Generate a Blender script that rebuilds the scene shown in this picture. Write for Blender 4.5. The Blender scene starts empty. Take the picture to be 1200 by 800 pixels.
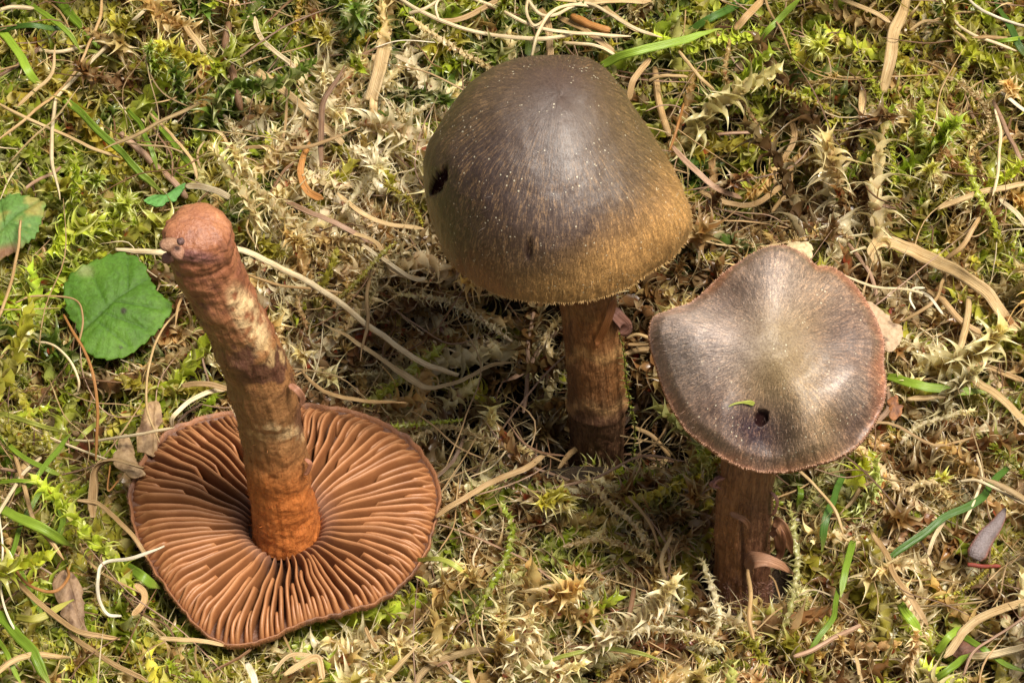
import bpy, math, random
import numpy as np
from math import radians, sin, cos, pi
from mathutils import Vector

random.seed(7)
rng = np.random.default_rng(7)
SC = bpy.context.scene
COL = SC.collection

# ---------------------------------------------------------------- camera, light, exposure
# working unit: 1/1200 of a 16 cm wide field; everything is multiplied by S into metres
S = 0.16 / 1200
ELEV = radians(50)
D = 4200.0
CAM = np.array([0.0, -cos(ELEV) * D, sin(ELEV) * D])
FW = np.array([0.0, cos(ELEV), -sin(ELEV)])
RT = np.array([1.0, 0.0, 0.0])
UPV = np.array([0.0, sin(ELEV), cos(ELEV)])
cd = bpy.data.cameras.new('camera')
cam = bpy.data.objects.new('camera', cd)
COL.objects.link(cam)
cam.location = Vector(CAM * S)
cam.rotation_euler = (radians(90) - ELEV, 0, 0)
cd.sensor_width = 36
cd.lens = 36 * D / 1200
cd.clip_start = 0.01
cd.clip_end = 50
SC.camera = cam

SUN_ELEV, SUN_AZ = radians(68), radians(115)      # azimuth from +Y (away from camera) towards +X
w = bpy.data.worlds.new('World')
SC.world = w
w.use_nodes = True
nt = w.node_tree
sky = nt.nodes.new('ShaderNodeTexSky')
sky.sky_type = 'NISHITA'
sky.sun_disc = False
sky.sun_elevation = SUN_ELEV
sky.sun_rotation = SUN_AZ
sky.dust_density = 4          # thin bright cloud: paler, whiter sky light
hs = nt.nodes.new('ShaderNodeHueSaturation')
hs.inputs['Saturation'].default_value = 0.35
nt.links.new(sky.outputs[0], hs.inputs['Color'])
nt.links.new(hs.outputs[0], nt.nodes['Background'].inputs[0])
nt.nodes['Background'].inputs[1].default_value = 0.058
sl = bpy.data.lights.new('sun', 'SUN')
sl.energy = 4.3
sl.angle = radians(20)
sl.color = (1.0, 0.94, 0.83)
sun = bpy.data.objects.new('sun', sl)
COL.objects.link(sun)
sd = Vector((sin(SUN_AZ) * cos(SUN_ELEV), cos(SUN_AZ) * cos(SUN_ELEV), sin(SUN_ELEV)))
sun.rotation_euler = sd.to_track_quat('Z', 'Y').to_euler()
sun.location = sd * 2
SC.view_settings.view_transform = 'Standard'
SC.view_settings.look = 'None'
SC.view_settings.gamma = 1
SC.view_settings.use_curve_mapping = False
SC.view_settings.exposure = 0.92

# ---------------------------------------------------------------- projection helpers
def A(p):
    return np.asarray(p, float)
def ray(px, py):
    return FW * D + RT * (px - 600) + UPV * (400 - py)
def PZ(px, py, z):
    """point above pixel at height z"""
    d = ray(px, py)
    return CAM + d * ((z - CAM[2]) / d[2])
def PY(px, py, y):
    d = ray(px, py)
    return CAM + d * ((y - CAM[1]) / d[1])
def proj(V):
    V = A(V)
    q = V - CAM
    dep = q @ FW
    return 600 + (q @ RT) * D / dep, 400 - (q @ UPV) * D / dep, dep
def kscale(p):
    return float((A(p) - CAM) @ FW) / D

# ---------------------------------------------------------------- numpy noise
_perm = rng.random(4096)
def _hash(i, j, k):
    h = (i * 73856093) ^ (j * 19349663) ^ (k * 83492791)
    return _perm[(h ^ (h >> 7)) & 4095]
def vnoise(p, seed=0):
    p = A(p) + seed * 17.37
    f = np.floor(p)
    i = f.astype(np.int64)
    t = p - f
    t = t * t * (3 - 2 * t)
    out = 0
    for a in (0, 1):
        for b in (0, 1):
            for c in (0, 1):
                wt = (t[..., 0] if a else 1 - t[..., 0]) * (t[..., 1] if b else 1 - t[..., 1]) * (t[..., 2] if c else 1 - t[..., 2])
                out = out + wt * _hash(i[..., 0] + a, i[..., 1] + b, i[..., 2] + c)
    return out * 2 - 1
def fbm(p, octaves=4, seed=0):
    p = A(p)
    s, amp, tot = 0, 1, 0
    for o in range(octaves):
        s = s + amp * vnoise(p * 2 ** o, seed + o)
        tot += amp
        amp *= .5
    return s / tot
def sstep(a, b, x):
    t = np.clip((A(x) - a) / (b - a), 0, 1)
    return t * t * (3 - 2 * t)
def mixc(a, b, f):
    f = A(f)[..., None]
    return A(a) * (1 - f) + A(b) * f

# ---------------------------------------------------------------- ground height
# hollows given as picture position, radii and depth
HOLLOWS = [(333, 650, 215, 160, 28), (215, 480, 80, 35, 40), (600, 470, 190, 95, 130), (800, 520, 90, 85, 90), (880, 240, 95, 80, 100), (270, 440, 130, 50, 60),
           (1010, 720, 70, 40, 30), (440, 770, 90, 40, 50), (110, 200, 70, 30, 45), (560, 540, 120, 40, 60),
           (1060, 370, 60, 60, 50), (690, 690, 60, 30, 40), (110, 560, 50, 60, 60), (760, 380, 60, 90, 60), (1080, 600, 90, 30, 30)]
_hc = [(PZ(px, py, -20)[:2], rx, ry / .766, d) for px, py, rx, ry, d in HOLLOWS]
def ground(x, y):
    x, y = A(x), A(y)
    p = np.stack([x / 210, y / 210, x * 0 + 3.1], -1)
    z = 30 * fbm(p, 3, 5) + 16 * fbm(p * 3.2, 2, 9)
    z = z + 0.10 * np.maximum(y - 100, 0)
    h = 0
    for c, rx, ry, d in _hc:
        q = np.sqrt(((x - c[0]) / rx) ** 2 + ((y - c[1]) / ry) ** 2)
        h = np.maximum(h, 1.5 * d * (1 - sstep(0.5, 1.1, q)))
    return z - h
MOSS_H = 76
def hollow_depth(x, y):
    h = 0
    for c, rx, ry, d in _hc:
        q = np.sqrt(((x - c[0]) / rx) ** 2 + ((y - c[1]) / ry) ** 2)
        h = np.maximum(h, 1.5 * d * (1 - sstep(0.5, 1.1, q)))
    return h
def on_moss(px, py, dz=8):
    z = MOSS_H + dz
    for _ in range(14):
        p = PZ(px, py, z)
        # bridging: objects on top span hollows rather than dive into them
        z = 0.6 * z + 0.4 * (float(ground(p[0], p[1])) + (.75 * float(hollow_depth(p[0], p[1])) + MOSS_H + dz))
    return PZ(px, py, z)

# ---------------------------------------------------------------- object helpers
def mk(name, V, F, mat, parent=None, origin=(0, 0, 0), attrs=None, smooth=True, kind=None):
    me = bpy.data.meshes.new(name)
    V = (A(V) - A(origin)) * S
    if isinstance(F, np.ndarray):
        n = F.shape[1]
        me.vertices.add(len(V))
        me.vertices.foreach_set('co', V.astype(np.float32).ravel())
        me.loops.add(F.size)
        me.loops.foreach_set('vertex_index', F.astype(np.int32).ravel())
        me.polygons.add(len(F))
        me.polygons.foreach_set('loop_start', np.arange(0, F.size, n, dtype=np.int32))
        me.polygons.foreach_set('loop_total', np.full(len(F), n, dtype=np.int32))
        me.update(calc_edges=True)
    else:
        me.from_pydata(V.tolist(), [], F)
    me.validate()
    if smooth:
        me.polygons.foreach_set('use_smooth', np.ones(len(me.polygons), dtype=bool))
    for k, a in (attrs or {}).items():
        a = A(a)
        if a.ndim == 1:
            at = me.attributes.new(k, 'FLOAT', 'POINT')
            at.data.foreach_set('value', a.astype(np.float32))
        elif k in ('tint',):
            at = me.attributes.new(k, 'FLOAT_COLOR', 'POINT')
            at.data.foreach_set('color', np.concatenate([a[:, :3], np.ones((len(a), 1))], 1).astype(np.float32).ravel())
        else:
            at = me.attributes.new(k, 'FLOAT_VECTOR', 'POINT')
            at.data.foreach_set('vector', a.astype(np.float32).ravel())
    me.materials.append(mat)
    o = bpy.data.objects.new(name, me)
    COL.objects.link(o)
    if parent is not None:
        o.parent = parent
    else:
        o.location = Vector(A(origin) * S)
    if kind:
        o['kind'] = kind
    return o
def tag(o, label, cat, group=None):
    o['label'] = label
    o['category'] = cat
    if group:
        o['group'] = group
    return o
def thing(name, loc, label, cat, group=None):
    o = bpy.data.objects.new(name, None)
    COL.objects.link(o)
    o.location = Vector(A(loc) * S)
    o.empty_display_size = 0.005
    return tag(o, label, cat, group)
def grid_faces(nu, nv, wrap=True):
    """nu rows of nv vertices; wrap around v"""
    i = np.arange(nu - 1)[:, None]
    j = np.arange(nv if wrap else nv - 1)[None, :]
    j2 = (j + 1) % nv
    return np.stack([i * nv + j, i * nv + j2, (i + 1) * nv + j2, (i + 1) * nv + j], -1).reshape(-1, 4)
def catmull(P, n=8):
    P = A(P)
    Q = np.vstack([2 * P[0] - P[1], P, 2 * P[-1] - P[-2]])
    out = []
    for i in range(1, len(Q) - 2):
        for t in np.linspace(0, 1, n, endpoint=False):
            a, b, c, d = Q[i - 1], Q[i], Q[i + 1], Q[i + 2]
            out.append(.5 * ((2 * b) + (-a + c) * t + (2 * a - 5 * b + 4 * c - d) * t * t + (-a + 3 * b - 3 * c + d) * t ** 3))
    out.append(P[-1])
    return A(out)
def nrm(v):
    v = A(v)
    return v / np.maximum(np.linalg.norm(v, axis=-1, keepdims=True), 1e-9)

# depth buffers of what moss must leave clear, in cells of 6 picture units
CELL = 6
GW, GH = 1200 // CELL + 20, 800 // CELL + 20
hard = np.full((GH, GW), 1e9)
soft = np.full((GH, GW), 1e9)
def protect(V, buf, grow=1):
    px, py, d = proj(V)
    ix = (px // CELL).astype(int) + 10
    iy = (py // CELL).astype(int) + 10
    for dx in range(-grow, grow + 1):
        for dy in range(-grow, grow + 1):
            jx, jy = ix + dx, iy + dy
            m = (jx >= 0) & (jx < GW) & (jy >= 0) & (jy < GH)
            np.minimum.at(buf, (jy[m], jx[m]), d[m])

# ---------------------------------------------------------------- materials
def newmat(name):
    m = bpy.data.materials.new(name)
    m.use_nodes = True
    n = m.node_tree
    n.nodes.clear()
    out = n.nodes.new('ShaderNodeOutputMaterial')
    return m, n, out
def N(n, t, **kw):
    x = n.nodes.new('ShaderNode' + t)
    for k, v in kw.items():
        if k.startswith('i_'):
            x.inputs[k[2:].replace('_', ' ')].default_value = v
        else:
            setattr(x, k, v)
    return x
def attr(n, name, typ='GEOMETRY'):
    return N(n, 'Attribute', attribute_name=name, attribute_type=typ)
def vmul(n, sock, v):
    x = N(n, 'VectorMath', operation='MULTIPLY')
    n.links.new(sock, x.inputs[0])
    x.inputs[1].default_value = v
    return x.outputs[0]
def noise(n, vec, scale, detail=3, rough=.55, dist=0):
    x = N(n, 'TexNoise')
    x.inputs['Scale'].default_value = scale
    x.inputs['Detail'].default_value = detail
    x.inputs['Roughness'].default_value = rough
    x.inputs['Distortion'].default_value = dist
    n.links.new(vec, x.inputs['Vector'])
    return x.outputs['Fac']
def rng_map(n, sock, a, b, c, d):
    x = N(n, 'MapRange')
    x.inputs[1].default_value, x.inputs[2].default_value, x.inputs[3].default_value, x.inputs[4].default_value = a, b, c, d
    n.links.new(sock, x.inputs[0])
    return x.outputs[0]
def math_(n, op, a, b=None):
    x = N(n, 'Math', operation=op)
    for k, s in enumerate((a, b)):
        if s is None:
            continue
        if isinstance(s, (int, float)):
            x.inputs[k].default_value = s
        else:
            n.links.new(s, x.inputs[k])
    return x.outputs[0]
def mixrgb(n, fac, a, b, blend='MIX'):
    x = N(n, 'Mix', data_type='RGBA', blend_type=blend)
    x.clamp_factor = True
    for idx, s in ((0, fac), (6, a), (7, b)):
        if isinstance(s, (int, float)):
            x.inputs[idx].default_value = s
        elif isinstance(s, tuple):
            x.inputs[idx].default_value = (*s, 1)
        else:
            n.links.new(s, x.inputs[idx])
    return x.outputs[2]
def bump(n, h, dist, strength=1.0, prev=None):
    x = N(n, 'Bump')
    x.inputs['Distance'].default_value = dist * S
    x.inputs['Strength'].default_value = strength
    n.links.new(h, x.inputs['Height'])
    if prev is not None:
        n.links.new(prev, x.inputs['Normal'])
    return x.outputs[0]
def objco(n):
    t = N(n, 'TexCoord')
    return vmul(n, t.outputs['Object'], (1 / S,) * 3)
def shade(n, out, color, normal=None, rough=.5, spec=.5, trans=0.0, tcol=None, sheen=0, sss=0, coat=0):
    p = N(n, 'BsdfPrincipled')
    n.links.new(color, p.inputs['Base Color'])
    if isinstance(rough, float):
        p.inputs['Roughness'].default_value = rough
    else:
        n.links.new(rough, p.inputs['Roughness'])
    p.inputs['Specular IOR Level'].default_value = spec
    p.inputs['Sheen Weight'].default_value = sheen
    p.inputs['Coat Weight'].default_value = coat
    p.inputs['Coat Roughness'].default_value = .35
    if sss:
        p.inputs['Subsurface Weight'].default_value = sss
        p.inputs['Subsurface Radius'].default_value = (1, .5, .25)
        p.inputs['Subsurface Scale'].default_value = 6 * S
    if normal is not None:
        n.links.new(normal, p.inputs['Normal'])
    if trans:
        t = N(n, 'BsdfTranslucent')
        n.links.new(tcol if tcol is not None else color, t.inputs['Color'])
        mx = N(n, 'MixShader')
        mx.inputs[0].default_value = trans
        n.links.new(p.outputs[0], mx.inputs[1])
        n.links.new(t.outputs[0], mx.inputs[2])
        n.links.new(mx.outputs[0], out.inputs[0])
    else:
        n.links.new(p.outputs[0], out.inputs[0])
    return p

def moss_material(name, typ):
    m, n, out = newmat(name)
    tint = attr(n, 'tint', typ).outputs['Color']
    lu = attr(n, 'lu').outputs['Fac']
    lr = attr(n, 'lr').outputs['Fac']
    sa = attr(n, 'sa').outputs['Fac']
    # leaf to leaf variation and greener / yellower young tips
    c = mixrgb(n, rng_map(n, lr, .45, 1, 0, .55), tint, (0.58, 0.48, 0.27))
    c = mixrgb(n, rng_map(n, sa, .72, 1.0, 0, .55), c, mixrgb(n, .5, mixrgb(n, 1.0, c, (1.9, 2.0, 1.2), 'MULTIPLY'), tint))
    c = mixrgb(n, rng_map(n, lr, 0, .3, .4, 0), c, mixrgb(n, 1.0, c, (.5, .45, .4), 'MULTIPLY'))
    c = mixrgb(n, rng_map(n, lu, .0, .22, .55, 0), c, mixrgb(n, 1.0, c, (.55, .32, .22), 'MULTIPLY'))
    c = mixrgb(n, rng_map(n, lu, .45, 1, 0, .45), c, (0.78, 0.68, 0.42))
    c = mixrgb(n, math_(n, 'MULTIPLY', math_(n, 'LESS_THAN', lr, .035), rng_map(n, lu, .35, .12, 0, .9)), c, (.30, .05, .02))
    oc = objco(n)
    v = noise(n, oc, .35, 2)
    c = mixrgb(n, rng_map(n, v, .35, .65, .35, 0), c, mixrgb(n, 1.0, c, (.6, .6, .5), 'MULTIPLY'))
    b = bump(n, noise(n, oc, .9, 2), .6, .5)
    shade(n, out, c, b, .28, .65, .48, mixrgb(n, 1.0, c, (1.08, 1.08, .85), 'MULTIPLY'))
    return m
MOSS_I = moss_material('moss_carpet_material', 'INSTANCER')
MOSS_G = moss_material('moss_shoot_material', 'GEOMETRY')

def ribbon_material(name, green):
    m, n, out = newmat(name)
    tint = attr(n, 'tint').outputs['Color']
    su = attr(n, 'su').outputs['Vector']
    st = noise(n, vmul(n, su, (1.1, .012, 1)), 1, 3)
    st2 = noise(n, vmul(n, su, (.12, .05, 1)), 1, 4)
    oc = objco(n)
    sp = noise(n, oc, .28, 3, .7)
    if green:
        c = mixrgb(n, rng_map(n, st, .35, .65, 0, .6), tint, mixrgb(n, 1.0, tint, (1.6, 1.45, 1.5), 'MULTIPLY'))
        c = mixrgb(n, rng_map(n, st2, .3, .7, .5, 0), c, mixrgb(n, 1.0, c, (.7, .7, .6), 'MULTIPLY'))
        c = mixrgb(n, rng_map(n, sp, .66, .74, 0, .6), c, (.3, .22, .08))
        shade(n, out, c, bump(n, st, 1.2, .7), .38, .5, .35)
    else:
        c = mixrgb(n, rng_map(n, st, .38, .62, .65, 0), tint, mixrgb(n, 1.0, tint, (.55, .46, .36), 'MULTIPLY'))
        c = mixrgb(n, rng_map(n, st2, .25, .6, .7, 0), c, mixrgb(n, 1.0, c, (.7, .58, .45), 'MULTIPLY'))
        c = mixrgb(n, rng_map(n, sp, .64, .74, 0, .75), c, (.10, .05, .03))
        shade(n, out, c, bump(n, st, 1.6, .9), .5, .4, .18)
    return m
DRY = ribbon_material('dry_straw_material', False)
GREEN = ribbon_material('green_blade_material', True)

def cap_material(name, warm, spec=.62):
    m, n, out = newmat(name)
    tint = attr(n, 'tint').outputs['Color']
    pol = attr(n, 'polar').outputs['Vector']
    oc = objco(n)
    f1 = noise(n, vmul(n, pol, (30, 30, 3)), 1, 4, .7, .3)
    f2 = noise(n, vmul(n, pol, (75, 75, 13)), 1, 3, .7, .3)
    f3 = noise(n, oc, .05, 4)
    gr = noise(n, oc, .5, 4, .8)
    f = math_(n, 'ADD', math_(n, 'MULTIPLY', f1, .5), math_(n, 'MULTIPLY', f2, .5))
    sep = N(n, 'SeparateXYZ')
    n.links.new(pol, sep.inputs[0])
    fz = rng_map(n, sep.outputs[2], .15, 1.1, 0, 1)
    f = math_(n, 'ADD', math_(n, 'MULTIPLY', math_(n, 'SUBTRACT', f, .5), fz), .5)
    light = mixrgb(n, 1.0, tint, (2.6, 2.3, 2.0), 'MULTIPLY')
    light = mixrgb(n, .36, light, warm)
    dark = mixrgb(n, 1.0, tint, (.42, .36, .34), 'MULTIPLY')
    c = mixrgb(n, rng_map(n, f, .50, .62, 0, .95), tint, light)
    c = mixrgb(n, rng_map(n, f, .48, .36, 0, .9), c, dark)
    c = mixrgb(n, rng_map(n, f3, .35, .7, 0, .35), c, dark)
    c = mixrgb(n, rng_map(n, gr, .40, .56, .75, 0), c, dark)
    c = mixrgb(n, attr(n, 'hole').outputs['Fac'], c, (.012, .004, .004))
    # pale dust grains
    vo = N(n, 'TexVoronoi')
    vo.inputs['Scale'].default_value = .17
    n.links.new(oc, vo.inputs['Vector'])
    big = noise(n, oc, .03, 2)
    sz = rng_map(n, big, .42, .62, .02, .17)
    dust = math_(n, 'LESS_THAN', vo.outputs['Distance'], sz)
    c = mixrgb(n, math_(n, 'MULTIPLY', dust, .6), c, (.60, .54, .38))
    b = bump(n, f1, 1.8, .4)
    b = bump(n, f2, 1.3, .45, b)
    b = bump(n, gr, 1.0, .4, b)
    ro = rng_map(n, f, .35, .65, .36, .5)
    hm = attr(n, 'hole').outputs['Fac']
    ps = shade(n, out, c, b, ro, spec, coat=.08)
    n.links.new(math_(n, 'MULTIPLY', math_(n, 'SUBTRACT', 1.0, hm), spec), ps.inputs['Specular IOR Level'])
    n.links.new(math_(n, 'MULTIPLY', math_(n, 'SUBTRACT', 1.0, hm), .08), ps.inputs['Coat Weight'])
    return m
CAPM = cap_material('cap_skin_material', (.46, .28, .10), .7)
CAPR = cap_material('grey_brown_cap_skin_material', (.50, .30, .17), .6)

def stem_material(name, k=1.0):
    m, n, out = newmat(name)
    tint = attr(n, 'tint').outputs['Color']
    su = attr(n, 'su').outputs['Vector']     # (cos, sin, length)
    oc = objco(n)
    f1 = noise(n, vmul(n, su, (9, 9, .022)), 1, 4, .6, .3)
    f2 = noise(n, vmul(n, su, (26, 26, .09)), 1, 3, .6, .3)
    gr = noise(n, oc, .16, 5, .65)
    f = math_(n, 'ADD', math_(n, 'MULTIPLY', f1, .5), math_(n, 'MULTIPLY', f2, .5))
    c = mixrgb(n, rng_map(n, f, .48, .64, 0, .75 * k), tint, mixrgb(n, .25, mixrgb(n, 1.0, tint, (1.7, 1.6, 1.4), 'MULTIPLY'), (.5, .32, .16)))
    c = mixrgb(n, rng_map(n, f, .48, .34, 0, .85 * k), c, mixrgb(n, 1.0, tint, (.42, .36, .34), 'MULTIPLY'))
    c = mixrgb(n, rng_map(n, gr, .50, .32, 0, .6), c, mixrgb(n, 1.0, c, (.5, .4, .38), 'MULTIPLY'))
    b = bump(n, f1, 3.5, .7 * k)
    b = bump(n, f2, 2.0, .7 * k, b)
    b = bump(n, gr, 3.0, .6, b)
    shade(n, out, c, b, .40, .5)
    return m
STEM = stem_material('stem_fibre_material')
STEM_SMOOTH = stem_material('smooth_stem_material', .45)

def gill_material():
    m, n, out = newmat('gill_material')
    tint = attr(n, 'tint').outputs['Color']
    oc = objco(n)
    v = noise(n, oc, .05, 4, .6)
    v2 = noise(n, oc, .6, 2)
    c = mixrgb(n, rng_map(n, v, .35, .65, .55, 0), tint, mixrgb(n, 1.0, tint, (.66, .56, .52), 'MULTIPLY'))
    c = mixrgb(n, rng_map(n, v2, .6, .75, 0, .3), c, (.22, .09, .04))
    shade(n, out, c, bump(n, v2, .6, .4), .48, .45, .06)
    return m
GILL = gill_material()

def painted(name, rough=.6, spec=.4, freq=.3, bd=1.5, trans=0, var=.5):
    m, n, out = newmat(name)
    tint = attr(n, 'tint').outputs['Color']
    oc = objco(n)
    v = noise(n, oc, freq, 4, .6)
    c = mixrgb(n, rng_map(n, v, .35, .65, var, 0), tint, mixrgb(n, 1.0, tint, (.55, .48, .42), 'MULTIPLY'))
    shade(n, out, c, bump(n, v, bd, .7), rough, spec, trans)
    return m
FLESH = painted('cap_edge_material', .55, .4, .25, 2)
HAIR = painted('fibril_material', .5, .4, .1, .1, .2)
LEAFM = painted('green_leaf_material', .6, .25, .22, 1.6, .2, .6)
DEADM = painted('dead_leaf_material', .6, .35, .18, 2.5, .2, .7)
BITM = painted('crumb_material', .55, .5, .5, 2, 0, .7)

m, n, out = newmat('soil_material')
oc = objco(n)
v = noise(n, oc, .06, 6, .7)
v2 = noise(n, vmul(n, oc, (.25, .05, .2)), 1, 4, .7, 1.5)
c = mixrgb(n, rng_map(n, v, .3, .7, 0, 1), (.018, .011, .006), (.075, .045, .022))
c = mixrgb(n, rng_map(n, v2, .58, .7, 0, .6), c, (.16, .10, .05))
shade(n, out, c, bump(n, v, 14, 1, bump(n, v2, 6, 1)), .8, .3)
SOIL = m

# ---------------------------------------------------------------- the ground
g = np.concatenate([-np.geomspace(7500, 1000, 14)[:-1], np.linspace(-1000, 1000, 240), np.geomspace(1000, 7500, 14)[1:]])
gx, gy = np.meshgrid(g, g)
gz = ground(gx, gy) * 1.0 + 6 * fbm(np.stack([gx / 18, gy / 18, gx * 0], -1), 3, 3)
gz = np.clip(gz, -200, 300)
GV = np.stack([gx, gy, gz], -1).reshape(-1, 3)
gobj = mk('ground', GV, grid_faces(len(g), len(g), False)[:, ::1], SOIL, kind='structure')
gobj['label'] = 'dark peaty soil beneath the moss'

# ---------------------------------------------------------------- generic builders
def tube_grid(C, R, nseg, bulge=None, closed_tip=False):
    """grid of rings round a centre line C with radii R (arrays); frame kept steady"""
    C = A(C)
    T = nrm(np.gradient(C, axis=0))
    ref = np.array([0, -1.0, 0.0])
    Xv = nrm(np.cross(T, ref))
    Yv = nrm(np.cross(Xv, T))
    th = np.linspace(0, 2 * pi, nseg, endpoint=False)
    dirs = Xv[:, None] * np.cos(th)[None, :, None] + Yv[:, None] * np.sin(th)[None, :, None]
    L = np.concatenate([[0], np.cumsum(np.linalg.norm(np.diff(C, axis=0), axis=1))])
    return C, T, dirs, th, L
def hairs(name, P, DIR, NOR, length, width, tint, parent, origin, lift=.35, mat=None):
    """thin curved fibrils, all joined into one part"""
    n = len(P)
    DIR = nrm(DIR + rng.normal(0, .28, (n, 3)))
    NOR = nrm(NOR)
    Ls = length * rng.uniform(.5, 1.3, n)[:, None]
    side = nrm(np.cross(DIR, NOR)) * width
    p0 = P - NOR * .4
    p1 = P + DIR * Ls * .5 + NOR * Ls * lift * .5 + side * rng.normal(0, 1.2, (n, 1))
    p2 = P + DIR * Ls + NOR * Ls * lift * rng.uniform(0, 1, (n, 1)) + side * rng.normal(0, 2.5, (n, 1))
    V = np.stack([p0 - side, p0 + side, p1 - side * .8, p1 + side * .8, p2], 1).reshape(-1, 3)
    b = (np.arange(n) * 5)[:, None]
    F = np.concatenate([b + [0, 1, 3], b + [0, 3, 2], b + [2, 3, 4]])
    t = np.repeat(A(tint) if np.ndim(tint) == 2 else np.tile(A(tint), (n, 1)), 5, 0)
    return mk(name, V, F, mat or HAIR, parent, origin, {'tint': t}, True, 'stuff')

def ribbon(pts3, width, seed=0, curl=.22, twist=.5, thick=.16, tip=(.25, .12), nper=9, nx=5, bulge=None):
    """flattened, channelled, tapering blade as a closed skin; returns V, F, su"""
    r = np.random.default_rng(seed)
    C = catmull(pts3, nper)
    n = len(C)
    T = nrm(np.gradient(C, axis=0))
    s = np.linspace(0, 1, n)
    L = np.concatenate([[0], np.cumsum(np.linalg.norm(np.diff(C, axis=0), axis=1))])
    C = C + np.stack([vnoise(np.stack([L / 38, L * 0 + k, L * 0 + seed], -1), k) for k in range(3)], -1) * min(3.4, width * .45) + np.stack([vnoise(np.stack([L / 11, L * 0 + k, L * 0 + seed], -1), k + 4) for k in range(3)], -1) * min(.7, width * .1)
    up = nrm(np.array([0, -.55, .85]))
    Nn = nrm(up - T * (T @ up)[:, None])
    B = np.cross(T, Nn)
    a = twist * (1.3 * vnoise(np.stack([L / 75, L * 0 + 9, L * 0 + seed], -1), 2)) + r.uniform(-.3, .3) * twist
    Nn, B = Nn * np.cos(a)[:, None] + B * np.sin(a)[:, None], B * np.cos(a)[:, None] - Nn * np.sin(a)[:, None]
    w = width * .5 * (1 + .12 * vnoise(np.stack([L / 25, L * 0, L * 0 + seed], -1), 1))
    w *= tip[0] + (1 - tip[0]) * sstep(0, .12, s)
    w *= tip[1] + (1 - tip[1]) * sstep(1, .75 if tip[1] < .3 else .92, s)
    if bulge is not None:
        w *= np.interp(s, bulge[0], bulge[1])
    th = np.maximum(.7, w * thick)
    u = np.linspace(-1, 1, nx)
    top = C[:, None] + B[:, None] * (w[:, None] * u)[..., None] + Nn[:, None] * ((-curl * w[:, None] * (1 - u ** 2) * 1.0 + th[:, None] * .5))[..., None]
    ub = u[::-1]
    bot = C[:, None] + B[:, None] * (w[:, None] * ub * .94)[..., None] + Nn[:, None] * ((-curl * w[:, None] * (1 - ub ** 2) - th[:, None] * .5))[..., None]
    V = np.concatenate([top, bot], 1)
    nv = V.shape[1]
    su = np.zeros((n, nv, 3))
    su[..., 0] = np.concatenate([u, ub])[None] * w[:, None] + seed * 7.3
    su[..., 1] = L[:, None] + seed * 31
    V = V.reshape(-1, 3)
    F = grid_faces(n, nv).tolist()
    F.append(list(range(nv))[::-1])
    F.append([(n - 1) * nv + k for k in range(nv)])
    return V, F, su.reshape(-1, 3), C

TINTS = {'cream': (.72, .60, .38), 'straw': (.58, .42, .21), 'tan': (.48, .32, .15), 'orange': (.42, .20, .06), 'brown': (.22, .12, .06),
         'pink': (.42, .27, .18), 'dark': (.10, .05, .035), 'red': (.28, .05, .03), 'white': (.78, .72, .56),
         'green': (.15, .24, .022), 'bright': (.24, .36, .035), 'deep': (.06, .13, .018), 'lime': (.34, .37, .07), 'ygreen': (.36, .34, .06)}
_seed = [10]
def blade(name, tint, pts, width, label, cat='straw', dz=8, ends=(0, 0), group=None, prot=True, **kw):
    """a blade, straw or twig through picture positions, lying on the moss; pts may carry a third value: extra height"""
    _seed[0] += 1
    if dz > 3:
        dz += 8 if name != 'grass_blade' else 15
    if name == 'grass_blade':
        if ends == (0, 0):
            ends = (-22, -14)
        kw.setdefault('tip', (.75, .2))
    elif name == 'straw':
        if ends == (0, 0):
            ends = (-7, -7)
        kw.setdefault('tip', (.55, .3))
    P = []
    for k, p in enumerate(pts):
        e = p[2] if len(p) > 2 else 0
        if k == 0:
            e += ends[0]
        if k == len(pts) - 1:
            e += ends[1]
        P.append(on_moss(p[0], p[1], dz + e))
    P = A(P)
    if name == 'straw':
        width = width * .8
        kw.setdefault('thick', .12)
    kk = np.mean([kscale(p) for p in P])
    V, F, su, C = ribbon(P, width * kk, _seed[0], **kw)
    t0 = A(TINTS[tint]) * (1 + .12 * math.sin(_seed[0] * 2.7))
    t = np.tile(t0, (len(V), 1))
    g_ = tint in ('green', 'bright', 'deep', 'lime', 'ygreen')
    s = su[:, 1] - su[:, 1].min()
    s = s / s.max()
    if g_:
        t = mixc(t, A((.34, .32, .08)), .45 * sstep(.8, 1, s))
    o = mk(name, V, F, GREEN if g_ else DRY, None, P[0], {'tint': t, 'su': su})
    tag(o, label, cat, group)
    if prot:
        protect(V, soft, 1)
    return o

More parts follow.
